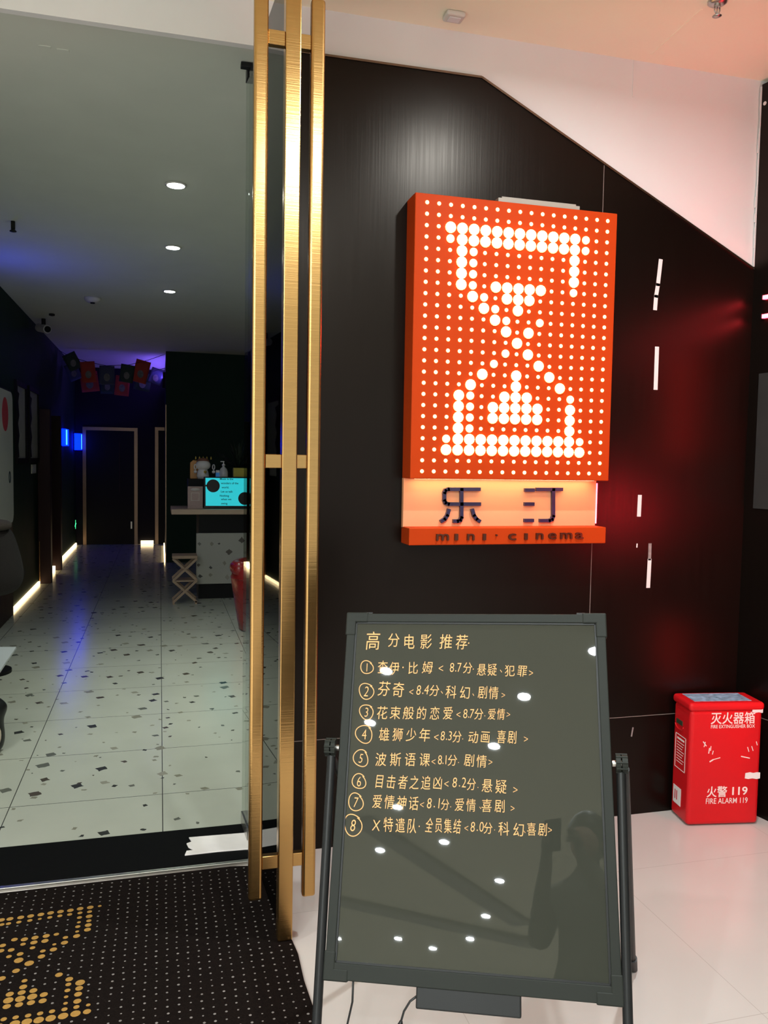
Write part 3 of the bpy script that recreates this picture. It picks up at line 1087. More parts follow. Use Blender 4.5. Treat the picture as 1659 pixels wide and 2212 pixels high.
# handwriting: (text, u0, v0, u1, v1, cell height in pixels)
LINES = [
    [('高', 805, 1383, 805, 1383, 42), ('分', 850, 1382, 850, 1382, 32), ('电影', 884, 1385, 920, 1385, 34), ('推荐', 963, 1385, 997, 1386, 34), ('.', 1012, 1390, 1012, 1390, 24)],
    [('1', 792, 1441, 792, 1441, 20), ('查伊', 826, 1440, 851, 1443, 30), ('·', 870, 1441, 870, 1441, 26), ('比姆', 892, 1442, 923, 1441, 28), ('<', 952, 1443, 952, 1443, 20), ('8.7', 976, 1441, 992, 1441, 22), ('分', 1010, 1442, 1010, 1442, 26), ('.', 1022, 1446, 1022, 1446, 20),
     ('悬疑', 1040, 1446, 1063, 1446, 28), ('、', 1082, 1449, 1082, 1449, 18), ('犯罪', 1101, 1448, 1128, 1449, 26), ('>', 1147, 1453, 1147, 1453, 18)],
    [('2', 791, 1493, 791, 1493, 24), ('芬奇', 829, 1487, 860, 1489, 34), ('<', 888, 1494, 888, 1494, 18), ('8.4', 904, 1490, 921, 1489, 23), ('分', 938, 1491, 938, 1491, 26), ('、', 954, 1495, 954, 1495, 18), ('科幻', 974, 1494, 1004, 1495, 30), ('、', 1022, 1500, 1022, 1500, 16), ('剧情', 1042, 1495, 1066, 1496, 29), ('>', 1087, 1501, 1087, 1501, 16)],
    [('3', 791, 1538, 791, 1538, 22), ('花束般的恋爱', 825, 1539, 967, 1540, 30), ('<', 990, 1543, 990, 1543, 18), ('8.7', 1005, 1541, 1019, 1541, 22), ('分', 1034, 1542, 1034, 1542, 26), ('.', 1047, 1547, 1047, 1547, 18), ('爱情', 1062, 1542, 1082, 1542, 26), ('>', 1098, 1543, 1098, 1543, 16)],
    [('4', 786, 1586, 786, 1586, 24), ('雄狮少年', 829, 1586, 917, 1587, 31), ('<', 942, 1592, 942, 1592, 20), ('8.3', 956, 1589, 972, 1589, 22), ('分', 987, 1591, 987, 1591, 27), ('.', 999, 1597, 999, 1597, 18), ('动画', 1022, 1592, 1048, 1592, 28), ('喜剧', 1083, 1591, 1106, 1592, 30), ('>', 1136, 1596, 1136, 1596, 18)],
    [('5', 779, 1638, 779, 1638, 22), ('波斯语课', 822, 1640, 917, 1641, 31), ('<', 936, 1645, 936, 1645, 18), ('8.1', 950, 1641, 963, 1641, 22), ('分', 977, 1642, 977, 1642, 26), ('.', 990, 1648, 990, 1648, 18), ('剧情', 1013, 1642, 1040, 1644, 29), ('>', 1059, 1646, 1059, 1646, 18)],
    [('6', 775, 1688, 775, 1688, 24), ('目击者之追凶', 819, 1688, 945, 1691, 32), ('<', 964, 1693, 964, 1693, 20), ('8.2', 982, 1690, 1002, 1690, 24), ('分', 1018, 1694, 1018, 1694, 28), ('.', 1032, 1702, 1032, 1702, 18), ('悬疑', 1052, 1697, 1082, 1699, 32), ('>', 1113, 1706, 1113, 1706, 20)],
    [('7', 768, 1733, 768, 1733, 24), ('爱情神话', 814, 1731, 893, 1735, 32), ('<', 911, 1738, 911, 1738, 18), ('8.1', 927, 1735, 948, 1735, 25), ('分', 961, 1738, 961, 1738, 26), ('.', 973, 1744, 973, 1744, 18), ('爱情', 992, 1738, 1017, 1739, 30), ('、', 1037, 1745, 1037, 1745, 16), ('喜剧', 1051, 1740, 1079, 1741, 30), ('>', 1107, 1746, 1107, 1746, 18)],
    [('8', 762, 1783, 762, 1783, 28), ('X', 812, 1783, 812, 1783, 26), ('特遣队', 838, 1781, 890, 1784, 34), ('·', 905, 1785, 905, 1785, 24), ('全员集结', 927, 1782, 987, 1785, 34), ('<', 1007, 1789, 1007, 1789, 18), ('8.0', 1021, 1786, 1040, 1786, 24), ('分', 1054, 1789, 1054, 1789, 27), ('.', 1068, 1794, 1068, 1794, 18), ('科幻', 1088, 1790, 1120, 1792, 32), ('、', 1133, 1797, 1133, 1797, 16), ('喜剧', 1148, 1791, 1172, 1792, 30), ('>', 1188, 1793, 1188, 1793, 18)],
]
CIRC = {1: (13, 13), 2: (15, 16), 3: (14, 15), 4: (17, 18), 5: (15, 17), 6: (14, 15), 7: (15, 18), 8: (18, 22)}
rnd = random.Random(3)
for li, segs in enumerate(LINES):
    mb = bmb()
    for s, u0, v0, u1, v1, hpx in segs:
        k = len(s)
        for i, ch in enumerate(s):
            f = i / (k - 1) if k > 1 else 0
            u, v = u0 + (u1 - u0) * f, v0 + (v1 - v0) * f
            if ch == '.' and len(s) > 1:
                v += 9
            c = bpix(u, v)
            top, bot = bpix(u, v - hpx / 2), bpix(u, v + hpx / 2)
            size = (top.y - bot.y)
            cjk = ord(ch) > 0x2e00 and ch != '、'
            fs = size * (1.02 if cjk else 1.32)
            tm = MB().text(ch, fs, Matrix.Identity(4), -.0001 if cjk else -.0003)
            if not tm.v:
                continue
            xs = [p.x for p in tm.v]
            ys = [p.y for p in tm.v]
            mid = Vector(((min(xs) + max(xs)) / 2, (min(ys) + max(ys)) / 2, 0))
            if ch in '.、·':
                mid.y = 0 if ch == '.' else mid.y
            if cjk:                               # narrow handwritten glyphs
                pitch = ((u1 - u0) ** 2 + (v1 - v0) ** 2) ** .5 / max(1, k - 1)
                sxx = rnd.uniform(.76, .86)
                if k > 1:
                    sxx = min(sxx, .90 * pitch / hpx)
            elif ch.isdigit():
                sxx = .72
            else:
                sxx = .8
            rot = Matrix.Rotation(rnd.uniform(-.05, .05), 4, 'Z')
            sh = Matrix.Identity(4)
            sh[0][1] = .06 + rnd.uniform(-.05, .05)
            mt = Matrix.Translation((c.x, c.y, -.0042)) @ rot @ sh @ Matrix.Diagonal((sxx, 1, 1, 1)) @ Matrix.Translation(-mid)
            mb.add([mt @ p for p in tm.v], tm.f)
    if li:
        u, v = segs[0][1], segs[0][2]
        ru, rv = CIRC[li]
        pts = []
        for k in range(31):
            an = -.9 + 2 * math.pi * k / 29.0
            w = 1 + .05 * math.sin(3 * an + li) + .004 * k
            pts.append(bpix(u + ru * w * math.cos(an) - .10 * rv * math.sin(an) * -1, v + rv * w * math.sin(an)))
        for a, c in zip(pts, pts[1:]):
            dd = Vector((c.x - a.x, c.y - a.y, 0)).normalized()
            nn = Vector((-dd.y, dd.x, 0)) * .0010
            za = Vector((0, 0, -.0042))
            A, C2 = Vector((a.x, a.y, 0)) + za, Vector((c.x, c.y, 0)) + za
            mb.add([A - nn, C2 - nn + dd * .0003, C2 + nn + dd * .0003, A + nn], [(0, 1, 2, 3)])
    mb.build('handwriting', M['chalk'], t)
# cables
p0 = bm @ Vector((.062, -BH, -.012))
MB().tube([p0, p0 + Vector((0, .004, -.05)), p0 + Vector((-.012, .012, -.12)), p0 + Vector((-.040, .02, -.19)), p0 + Vector((-.070, .02, -.28)),
           p0 + Vector((-.075, .03, -.34)), Vector((p0.x - .03, p0.y + .06, .015)), Vector((p0.x + .05, p0.y + .12, .015)), Vector((p0.x + .2, p0.y + .2, .0045))],
          .0024, 8).build('cable', M['cable'], t)
p1 = bm @ Vector((.201, -BH - .018, -.014))
cb = MB().tube([p1, p1 + Vector((-.014, .004, -.012)), p1 + Vector((-.026, .008, -.035)), p1 + Vector((-.032, .010, -.060)), p1 + Vector((-.037, .012, -.10)),
                p1 + Vector((-.05, .02, -.20)), p1 + Vector((-.05, .03, -.30)), Vector((p1.x - .02, p1.y + .06, .0045)), Vector((p1.x + .12, p1.y + .12, .0045))], .0024, 8).build('cable', M['cable'], t)
MB().tube([p1 + Vector((-.031, .010, -.056)), p1 + Vector((-.033, .0105, -.066)), p1 + Vector((-.038, .0125, -.105)), p1 + Vector((-.040, .0135, -.112))],
          [.003, .0062, .0062, .003], 12).build('plug', M['plastic'], cb)

# ================================================================== FIRE EXTINGUISHER BOX
fx = Vector((2.115, 2.888, 0))
fa = Vector((.318, -.052, 0))
FWX = fa.length
fa.normalize()
fb = Vector((-fa.y, fa.x, 0))
FDP = .158
FM = Matrix((fa, Vector((0, 0, 1)), -fb)).transposed().to_4x4()      # local x right, y up, z out of the front
FM.translation = fx
t = thing('fire_extinguisher_box', 'red metal fire extinguisher box with white lettering standing by the black wall', 'box', fx + fa * .16 + fb * .08)


def fmb():
    q = MB()
    q.M = FM
    return q


fmb().box(.004, FWX - .004, .004, .492, -FDP + .004, 0 - .002).build('body', M['red'], t, .016, 4)
fmb().box(-.003, FWX + .003, .488, .524, -FDP - .002, .003).build('lid', M['red'], t, .014, 4)
fmb().box(.030, FWX - .042, .5235, .5250, -FDP + .020, -.026).build('lid_sticker', M['sticker'], t)
q = fmb()
q.box(.0015, .0045, .405, .425, -.125, -.070)
q.build('handle_slot', M['darkgreen'], t, .001)
ringp = []
for k in range(21):
    an = math.pi * k / 20
    ringp.append(Vector((.0025, .402 - .018 * math.sin(an), -.0975 + .036 * math.cos(an))))
q = fmb()
q.tube(ringp, .003, 8)
q.build('handle_rim', M['red'], t)
q = fmb()
z0, z1, y0, y1 = -.128, -.036, .215, .362
for a in ((z0, z1, y0, y0 + .0025), (z0, z1, y1 - .0025, y1), (z0, z0 + .0025, y0, y1), (z1 - .0025, z1, y0, y1)):
    q.box(.0025, .0036, a[2], a[3], a[0], a[1])
for k in range(8):
    yy = y1 - .035 - k * .012
    q.box(.0030, .0036, yy, yy + .0025, z0 + .014, z1 - .014 - (k % 3) * .008)
q.box(.0030, .0036, y1 - .022, y1 - .014, z0 + .014, z1 - .014)
q.build('instruction_print', M['redwhite'], t)
q = fmb()
q.box(.0024, .0036, .060, .135, -.130, -.062)
lb_ = q.build('white_label', M['tape'], t)
q = fmb()
q.box(.0018, .0030, .078, .118, -.116, -.108).box(.0018, .0030, .078, .118, -.100, -.092)
q.build('label_mark', M['postred'], lb_)


def fpix(u, v):
    nf = -fb
    dd = ray(u, v)
    p = CAM + dd * ((fx - CAM).dot(nf) / dd.dot(nf))
    return FM.inverted() @ p


def ftext(s, u0, u1, v, hpx, off=0.0):
    """text fitted between two pixels of the front face"""
    a, c = fpix(u0, v), fpix(u1, v)
    hh = fpix(u0, v - hpx / 2).y - fpix(u0, v + hpx / 2).y
    tm = MB().text(s, 1.0, Matrix.Identity(4), off)
    xs = [p.x for p in tm.v]
    ys = [p.y for p in tm.v]
    sx = (c.x - a.x) / (max(xs) - min(xs))
    sy = hh / (max(ys) - min(ys))
    mt = Matrix.Translation((a.x, a.y, -.0008)) @ Matrix.Diagonal((sx, sy, 1, 1)) @ Matrix.Translation((-min(xs), -(min(ys) + max(ys)) / 2, 0))
    q = fmb()
    q.add([mt @ p for p in tm.v], tm.f)
    q.build('lettering', M['redwhite'], t)


ftext('灭火器箱', 1536, 1631, 1552, 26, .012)
ftext('FIRE EXTINGUISHER BOX', 1536, 1631, 1570, 7.5, .01)
ftext('火警', 1527, 1571, 1711, 24, .012)
ftext('119', 1582, 1615, 1709, 18, .02)
ftext('FIRE ALARM 119', 1525, 1615, 1731, 12, .006)
for u0, u1, v0, v1 in ((1625, 1657, 1526, 1540), (1609, 1646, 1668, 1683)):
    a, c = fpix(u0, v1), fpix(u1, v0)
    q = fmb()
    hh = c.y - a.y
    ww = c.x - a.x
    pr = [(0, .1), (.2, 0), (.45, .08), (.7, -.04), (1, .05), (.97, .95), (.7, 1.0), (.5, .9), (.3, 1.02), (.02, .9)]
    q.prism([Vector((min(a.x + ww * x, FWX - .005), a.y + hh * y, -.0012)) for x, y in pr], (0, 0, .001))
    q.build('tape_patch', M['tape'], t)
q = fmb()
for (ua, va), (ub, vb), w in (((1519, 1602), (1526, 1612), .004), ((1524, 1603), (1521, 1614), .003), ((1533, 1616), (1531, 1628), .004), ((1536, 1612), (1535, 1622), .003),
                              ((1541, 1622), (1539, 1630), .003), ((1634, 1602), (1636, 1610), .003), ((1624, 1612), (1627, 1622), .003), ((1615, 1614), (1618, 1624), .003),
                              ((1533, 1646), (1541, 1641), .005), ((1541, 1641), (1556, 1637), .003), ((1601, 1634), (1620, 1638), .004)):
    a, c = fpix(ua, va), fpix(ub, vb)
    dd = (c - a).normalized()
    nn = Vector((-dd.y, dd.x, 0)) * (w / 2)
    q.prism([Vector((p.x, p.y, -.0012)) for p in (a - nn, c - nn, c + nn, a + nn)], (0, 0, .0008))
q.build('scuff_mark', M['redwhite'], t)

# ================================================================== MALL CEILING FITTINGS
p = on('Z', ZM, 1550, 2)
t = thing('sprinkler_head', 'metal sprinkler head hanging from the cream ceiling at top right', 'sprinkler', (p.x, p.y, ZM))
MB().lathe((p.x, p.y, ZM), [(.034, 0), (.034, -.006), (.026, -.012), (.010, -.014)], 24).build('escutcheon', M['steel'], t)
MB().cyl((p.x, p.y, ZM - .012), (p.x, p.y, ZM - .022), .011).build('body', M['steel'], t)
q = MB()
for s in (-1, 0, 1):
    q.tube([(p.x + s * .010, p.y, ZM - .021), (p.x + s * .011, p.y, ZM - .033), (p.x + s * .003, p.y, ZM - .047)], .0022, 8)
q.build('frame_arm', M['steel'], t)
MB().lathe((p.x, p.y, ZM - .046), [(.006, 0), (.014, -.004), (.016, -.006), (.004, -.008)], 18).build('deflector', M['steel'], t)
p = on('Z', ZM, 981, 30)
t = thing('ceiling_sensor', 'small white box sensor on the cream ceiling above the black wall', 'sensor', (p.x, p.y, ZM))
MB().box(p.x - .036, p.x + .036, p.y - .030, p.y + .030, ZM - .020, ZM).build('body', M['bronzebox'], t, .008, 3)
MB().box(p.x - .022, p.x + .022, p.y - .016, p.y + .016, ZM - .0225, ZM - .019).build('cover', M['white'], t, .001)
pa, pc = on('Z', ZM, 1516, 20), on('Z', ZM, 1408, 118)
dd = (pc - pa).normalized()
nn = Vector((-dd.y, dd.x, 0)) * .004
MB().prism([pa - nn + Vector((0, 0, -.002)), pc - nn + Vector((0, 0, -.002)), pc + nn + Vector((0, 0, -.002)), pa + nn + Vector((0, 0, -.002))], (0, 0, .003)).build(
    'cable_cover', M['mallceil'], None, label='thin painted cable ridge crossing the cream ceiling towards the sprinkler', cat='cable')

# ================================================================== LOBBY CEILING FITTINGS
p = on('Z', ZL, 200, 643)
t = thing('smoke_detector', 'round white smoke detector on the grey lobby ceiling', 'smoke detector', (p.x, p.y, ZL))
MB().lathe((p.x, p.y, ZL), [(.075, 0), (.075, -.02), (.058, -.04), (.02, -.046)], 24).build('housing', M['trim'], t)
MB().lathe((p.x, p.y, ZL - .044), [(.022, 0), (.020, -.012), (.005, -.014)], 16).build('sensor_cap', M['plastic'], t)
p = on('Z', ZL, 28, 478)
t = thing('sprinkler_head', 'small sprinkler hanging from the grey lobby ceiling at left', 'sprinkler', (p.x, p.y, ZL))
MB().cyl((p.x, p.y, ZL), (p.x, p.y, ZL - .05), .013).build('body', M['alu'], t)
MB().lathe((p.x, p.y, ZL - .05), [(.008, 0), (.022, -.012), (.02, -.016), (.005, -.02)], 16).build('deflector', M['alu'], t)
p = on('Z', ZL, 112, 678)
MB().lathe((p.x, p.y, ZL), [(.03, 0), (.03, -.018), (.01, -.024)], 16).build('ceiling_fitting', M['alu'], None, label='tiny dark knob on the lobby ceiling near the camera', cat='ceiling fitting')
p = on('Z', ZL, 83, 688)
p.x = max(p.x, XL + .14)
t = thing('security_camera', 'small security camera under the lobby ceiling by the left wall', 'camera', (p.x, p.y, ZL))
MB().cyl((p.x, p.y, ZL), (p.x, p.y, ZL - .07), .022).build('bracket', M['alu'], t)
MB().cyl((p.x - .06, p.y + .10, ZL - .085), (p.x + .05, p.y - .10, ZL - .125), .045, seg=20).build('housing', M['trim'], t)
MB().cyl((p.x + .0505, p.y - .101, ZL - .1252), (p.x + .056, p.y - .111, ZL - .1272), .034, seg=20).build('lens', M['bezel'], t)
for u, v, lb in ((96, 100, 'left of two small dark air slots in the lobby ceiling edge'), (136, 108, 'right of two small dark air slots in the lobby ceiling edge')):
    p = on('Z', ZL, u, v)
    MB().box(p.x - .022, p.x + .022, p.y - .009, p.y + .009, ZL - .003, ZL).build('air_slot', M['lobceil'], None, .001, 1, label=lb, cat='vent', group='air slots')

# ================================================================== LEFT WALL OF THE LOBBY
t = thing('notice_board', 'white notice board with rounded corners at the left edge of the photo', 'board', (XL, 7.6, .87))
y0_, y1_ = 7.0, 8.32


def rrect(y0, y1, z0, z1, r, x):
    pts = []
    for cy_, cz_, a0 in ((y1 - r, z1 - r, 0), (y0 + r, z1 - r, 90), (y0 + r, z0 + r, 180), (y1 - r, z0 + r, 270)):
        for k in range(7):
            an = math.radians(a0 + 15 * k)
            pts.append((x, cy_ + r * math.cos(an), cz_ + r * math.sin(an)))
    return pts


MB().prism(rrect(y0_, 8.34, .87, 2.09, .09, -1.329), (.006, 0, 0)).build('backing', M['plastic'], t)
MB().prism(rrect(y0_ + .02, 8.32, .88, 2.075, .09, -1.323), (.006, 0, 0)).build('panel', M['poster'], t)
MB().cyl((-1.3175, 7.93, 1.86), (-1.3155, 7.93, 1.86), .15, seg=24).build('red_print', M['postred'], t)
MB().tube([(-1.3168, 8.12 + .035 * math.cos(k * .449), 1.30 + .05 * math.sin(k * .449)) for k in range(15)], .006, 6).build('ring_print', M['text'], t)
for (ya, yb_, za, zb), lb in (((8.80, 9.36, 1.47, 2.19), 'nearer of the two black framed grey pictures on the green wall'),
                              ((9.62, 10.26, 1.47, 2.20), 'farther black framed grey picture on the green wall, beside the maroon casing')):
    t = thing('picture_frame', lb, 'picture', (XL, (ya + yb_) / 2, za), 'framed pictures')
    w = .05
    q = MB()
    q.box(XL, XL + .025, ya - w, ya, za - w, zb + w).box(XL, XL + .025, yb_, yb_ + w, za - w, zb + w)
    q.box(XL, XL + .025, ya, yb_, za - w, za).box(XL, XL + .025, ya, yb_, zb, zb + w)
    q.build('frame', M['black'], t)
    MB().box(XL, XL + .008, ya, yb_, za, zb).build('print', M['photo'], t)
    q = MB()
    prof = [(0, 0), (.30, .02), (.22, .18), (.34, .32), (.20, .48), (.34, .60), (.24, .78), (.36, .90), (0, .95)]
    q.prism([(XL + .0082, ya + (yb_ - ya) * a, za + (zb - za) * c) for a, c in prof], (.001, 0, 0))
    q.build('figure_print', M['black'], t)
t = thing('light_switch', 'small white switch plate on the green wall under the pictures', 'switch', (XL, 9.95, 1.30))
MB().box(XL, XL + .010, 9.80, 10.12, 1.30, 1.40).build('plate', M['trim'], t, .002)
MB().box(XL + .010, XL + .014, 9.85, 10.07, 1.32, 1.38).build('rocker', M['white'], t, .001)
p = on('X', -1.365, 162, 1133)
t = thing('exit_sign', 'small glowing green exit marker low on the left corridor wall', 'exit sign', (XL, p.y, p.z - .05))
MB().box(XL, XL + .012, p.y - .16, p.y + .16, p.z - .09, p.z + .09).build('plate', M['black'], t)
q = MB()
q.prism([(XL + .0125, p.y + a, p.z + c) for a, c in ((-.02, -.07), (.01, -.075), (.03, -.01), (.10, .0), (.10, .02), (.03, .02), (.02, .075), (-.01, .075), (-.005, .02), (-.10, -.015), (-.10, -.035), (-.01, -.01))], (.002, 0, 0))
q.build('running_figure', M['exitg'], t)

# ================================================================== BUNTING
def garland(label, y, pts, flags):
    P = [on('Y', y, *q) for q in pts]
    t = thing('bunting', label, 'bunting', P[0], 'bunting strings')
    MB().tube(P, .004, 6).build('string', M['black'], t)
    for u, v, w, h, rot, mt in flags:
        c = on('Y', y, u, v)
        k = y / F_PX * 1.01
        mtx = Matrix.Translation(c) @ Matrix.Rotation(math.radians(rot), 4, 'Y')
        ww, hh = w * k / 2, h * k
        q = MB()
        ys = .012
        vs, fs = [], []
        n = 6
        for j in range(n + 1):
            for i in range(n + 1):
                a, cc = i / n, j / n
                vs.append(mtx @ Vector((-ww + 2 * ww * a, ys * math.sin(a * 5 + rot) * cc, -hh * cc)))
        for j in range(n):
            for i in range(n):
                fs.append((j * (n + 1) + i, j * (n + 1) + i + 1, (j + 1) * (n + 1) + i + 1, (j + 1) * (n + 1) + i))
        q.add(vs, fs, True)
        fl = q.build('flag', M[mt], t)
        sm = fl.modifiers.new('thick', 'SOLIDIFY')
        sm.thickness = .003
        q = MB()
        q.disc(mtx @ Vector((0, -.02, -hh * .62)), ww * .42, (0, -1, 0), 12, 1, 1.3)
        em = q.build('emblem', M['emblem'], fl)
        sm = em.modifiers.new('thick', 'SOLIDIFY')
        sm.thickness = .002


garland('front string of square flags in red, green and blue-grey across the corridor', 12.40,
        [(128, 757), (150, 770), (190, 782), (230, 790), (280, 788), (320, 778), (357, 765)],
        [(147, 764, 26, 34, -28, 'flagg'), (188, 781, 28, 42, -6, 'flagr'), (231, 790, 29, 38, 0, 'flagb'), (277, 788, 27, 36, 8, 'flagg'), (311, 779, 29, 46, 14, 'flagr')])
garland('back string of darker square flags hanging lower across the corridor', 13.0,
        [(133, 775), (165, 795), (205, 808), (240, 813), (280, 812), (320, 805), (357, 795)],
        [(150, 786, 24, 34, -24, 'flagb'), (190, 803, 34, 40, -8, 'flagr'), (232, 812, 26, 36, 0, 'flagg'), (266, 812, 28, 40, 5, 'flagr'), (312, 806, 32, 36, 10, 'flagg'), (343, 797, 26, 32, 18, 'flagb')])

# ================================================================== RECEPTION COUNTER
t = thing('reception_counter', 'dark reception counter with pale top and terrazzo front panel', 'counter', (.9, 9.2, 0))
MB().box(.375, 1.9, 8.90, 8.935, .163, .706).build('front_panel', M_TERRP, t, .003)
MB().box(.40, 1.9, 8.936, 9.5, 0, .907).build('body', M['black'], t)
MB().box(.118, 1.9, 8.86, 9.56, .908, .962).build('top', M['counter'], t, .004)
MB().box(.30, 1.9, 9.20, 9.54, .962, 1.272).build('upper_shelf', M['black'], t)
MB().box(.596, 1.9, 9.18, 9.54, 1.272, 1.284).build('shelf_top', M['trim'], t)

t = thing('lattice_stool', 'low wooden stand with crossed lattice sides beside the counter', 'stand', (.25, 8.72, 0))
LZ = .50
for a in (.128, .352):
    MB().box(a, a + .02, 8.62, 8.64, 0, .03).build('foot', M['wood'], t)
    MB().box(a, a + .02, 8.84, 8.86, 0, .03).build('foot', M['wood'], t)
MB().box(.125, .375, 8.61, 8.87, LZ - .03, LZ).build('top', M['wood'], t, .003)
for y0 in (8.612, 8.852):
    q = MB()
    for z0, z1 in ((.02, .245), (.245, LZ - .03)):
        for s in (0, 1):
            a = Vector((.130 if s == 0 else .370, y0 + s * .008, z0))
            c = Vector((.370 if s == 0 else .130, y0 + s * .008, z1))
            dd = (c - a).normalized()
            nn = Vector((-dd.z, 0, dd.x)) * .012
            q.prism([a - nn, c - nn, c + nn, a + nn], (0, .008, 0))
    q.build('lattice', M['wood'], t)
MB().box(.14, .36, 8.625, 8.855, .232, .246).build('shelf', M['wood'], t)

# tablet
TM = Matrix.Translation((.455, 8.985, .9635)) @ Matrix.Rotation(math.radians(-8), 4, 'X')
t = thing('tablet_computer', 'tablet with bright cyan screen and text standing on the counter', 'tablet', (.70, 9.0, .962))
q = MB()
q.M = TM
TW, TH = .52, .345
q.box(0, TW, 0, .016, 0, TH)
q.build('casing', M['bezel'], t, .006)
q = MB()
q.M = TM
q.box(.020, TW - .02, -.0012, .0, .030, TH - .014)
q.build('screen', M['cyan'], t)
q = MB()
q.M = TM
q.cyl((.100, -.0014, .245), (.100, -.0034, .245), .070, seg=28)
q.cyl((TW - .085, -.0014, .11), (TW - .085, -.0034, .11), .070, seg=28)
q.box(.02, .05, -.0034, -.0014, .238, .256)
q.build('screen_graphic', M['bezel'], t)
for i, (s, x) in enumerate((('Music is the', .170), ('wonders of the', .182), ('world.', .190), ('Let us talk', .180), ('Nothing', .168), ('when we', .182), ('swing', .182))):
    q = MB()
    zz = TH - .034 - i * .0455 + (.008 if i > 4 else 0)
    mt = TM @ Matrix.Translation((x, -.0018, zz)) @ RX
    q.text(s, .030, mt, 0.0005)
    q.build('screen_text', M['text'], t)
q = MB()
q.M = TM
q.prism([(.20, .016, .03), (.20, .085, .020), (.20, .016, .18)], (.10, 0, 0))
q.build('kickstand', M['bezel'], t)

# card stand, figurine, bottle, boxes, plant
t = thing('sign_card', 'small pinkish sign card standing left of the cyan tablet', 'sign', (.365, 8.99, .962))
MB().box(.288, .444, 8.985, 8.993, .9635, 1.20).build('card', M['card'], t)
q = MB()
for a in ((.322, .410, 1.128, 1.134), (.322, .410, 1.046, 1.052), (.322, .328, 1.046, 1.134), (.404, .410, 1.046, 1.134)):
    q.box(a[0], a[1], 8.983, 8.985, a[2], a[3])
q.lathe((.366, 8.985, 1.166), [(.048, 0), (.048, .0015)], 20, (0, -1, 0), 1, .35)
q.build('print', M['cardw'], t)
MB().box(.31, .42, 8.993, 9.05, .9635, .970).build('foot', M['card'], t)
t = thing('figurine', 'white lucky figurine with antlers and pendants on the counter shelf', 'figurine', (.46, 9.32, 1.2735))
MB().prism([(.325, 9.37, 1.2735), (.46, 9.37, 1.2735), (.46, 9.37, 1.47), (.36, 9.37, 1.48), (.325, 9.37, 1.45)], (0, .04, 0)).build('back_plate', M['amber'], t, .006)
MB().lathe((.46, 9.30, 1.2735), [(.055, 0), (.068, .03), (.060, .08), (.045, .11), (.02, .13)], 20).build('body', M['cat'], t)
MB().ball((.462, 9.29, 1.425), .082, .07, .060).build('head', M['cat'], t)
MB().ball((.462, 9.31, 1.462), .070, .065, .045).build('cap', M['rust'], t)
for x in (.385, .425, .465, .505, .55):
    MB().lathe((x, 9.33, 1.488), [(.008, 0), (.009, .015), (.004, .03), (.001, .034)], 10).build('crown_tip', M['gold'], t)
for x in (.378, .575):
    q = MB()
    q.tube([(x + .012 * math.cos(k * .628), 9.28, 1.405 + .028 * math.sin(k * .628)) for k in range(11)], .006, 8)
    e = q.build('pendant', M['cat'], t)
    MB().ball((x, 9.28, 1.352), .018).build('bead', M['cat'], e)
MB().ball((.482, 9.235, 1.352), .016).build('bell', M['gold'], t)
t = thing('blue_box', 'little blue and white box between the figurine and the soap bottle', 'box', (.62, 9.3, 1.272))
MB().box(.600, .638, 9.28, 9.32, 1.284, 1.345).build('lower_half', M['bluebox'], t)
MB().box(.600, .638, 9.28, 9.32, 1.345, 1.372).build('upper_half', M['cat'], t)
t = thing('soap_bottle', 'clear pump bottle of hand soap on the counter shelf', 'bottle', (.685, 9.3, 1.284))
MB().lathe((.685, 9.3, 1.284), [(.042, 0), (.048, .01), (.048, .07), (.036, .105), (.014, .125), (.014, .135)], 20).build('bottle', M['clear'], t)
MB().lathe((.685, 9.3, 1.419), [(.018, 0), (.018, .02), (.006, .024), (.006, .045)], 14).build('pump_collar', M['cat'], t)
MB().box(.650, .694, 9.293, 9.307, 1.462, 1.474).build('pump_nozzle', M['cat'], t, .003)
t = thing('yellow_box', 'flat yellow box on the counter shelf right of the soap bottle', 'box', (.88, 9.3, 1.284))
MB().box(.79, .98, 9.26, 9.36, 1.300, 1.400).build('box', M['yellow'], t, .003)
MB().box(.79, .98, 9.26, 9.36, 1.285, 1.299).build('base', M['card'], t)
t = thing('potted_plant', 'dark leafy potted plant behind the things on the counter', 'plant', (.85, 9.47, 1.284))
MB().lathe((.86, 9.46, 1.284), [(.05, 0), (.065, .10), (.060, .10), (.01, .095)], 18).build('pot', M['pot'], t)
rp = random.Random(5)
q = MB()
for k in range(70):
    an, el = rp.uniform(0, 6.283), rp.uniform(.25, 1.5)
    dirv = Vector((math.cos(an) * math.cos(el), math.sin(an) * math.cos(el) * .5, math.sin(el)))
    L_ = rp.uniform(.14, .40)
    base = Vector((.86, 9.46, 1.38))
    side = dirv.cross(Vector((0, 0, 1)))
    side = side.normalized() if side.length > .01 else Vector((1, 0, 0))
    mid = base + dirv * L_ * .6 + Vector((0, 0, .02))
    tip = base + dirv * L_ + Vector((0, 0, -.05 * math.cos(el)))
    w = rp.uniform(.012, .024)
    q.add([base, mid - side * w, tip, mid + side * w, mid + Vector((0, 0, -.006))], [(0, 1, 4), (1, 2, 4), (2, 3, 4), (3, 0, 4), (0, 3, 1), (1, 3, 2)])
q.build('foliage', M['leaf'], t)

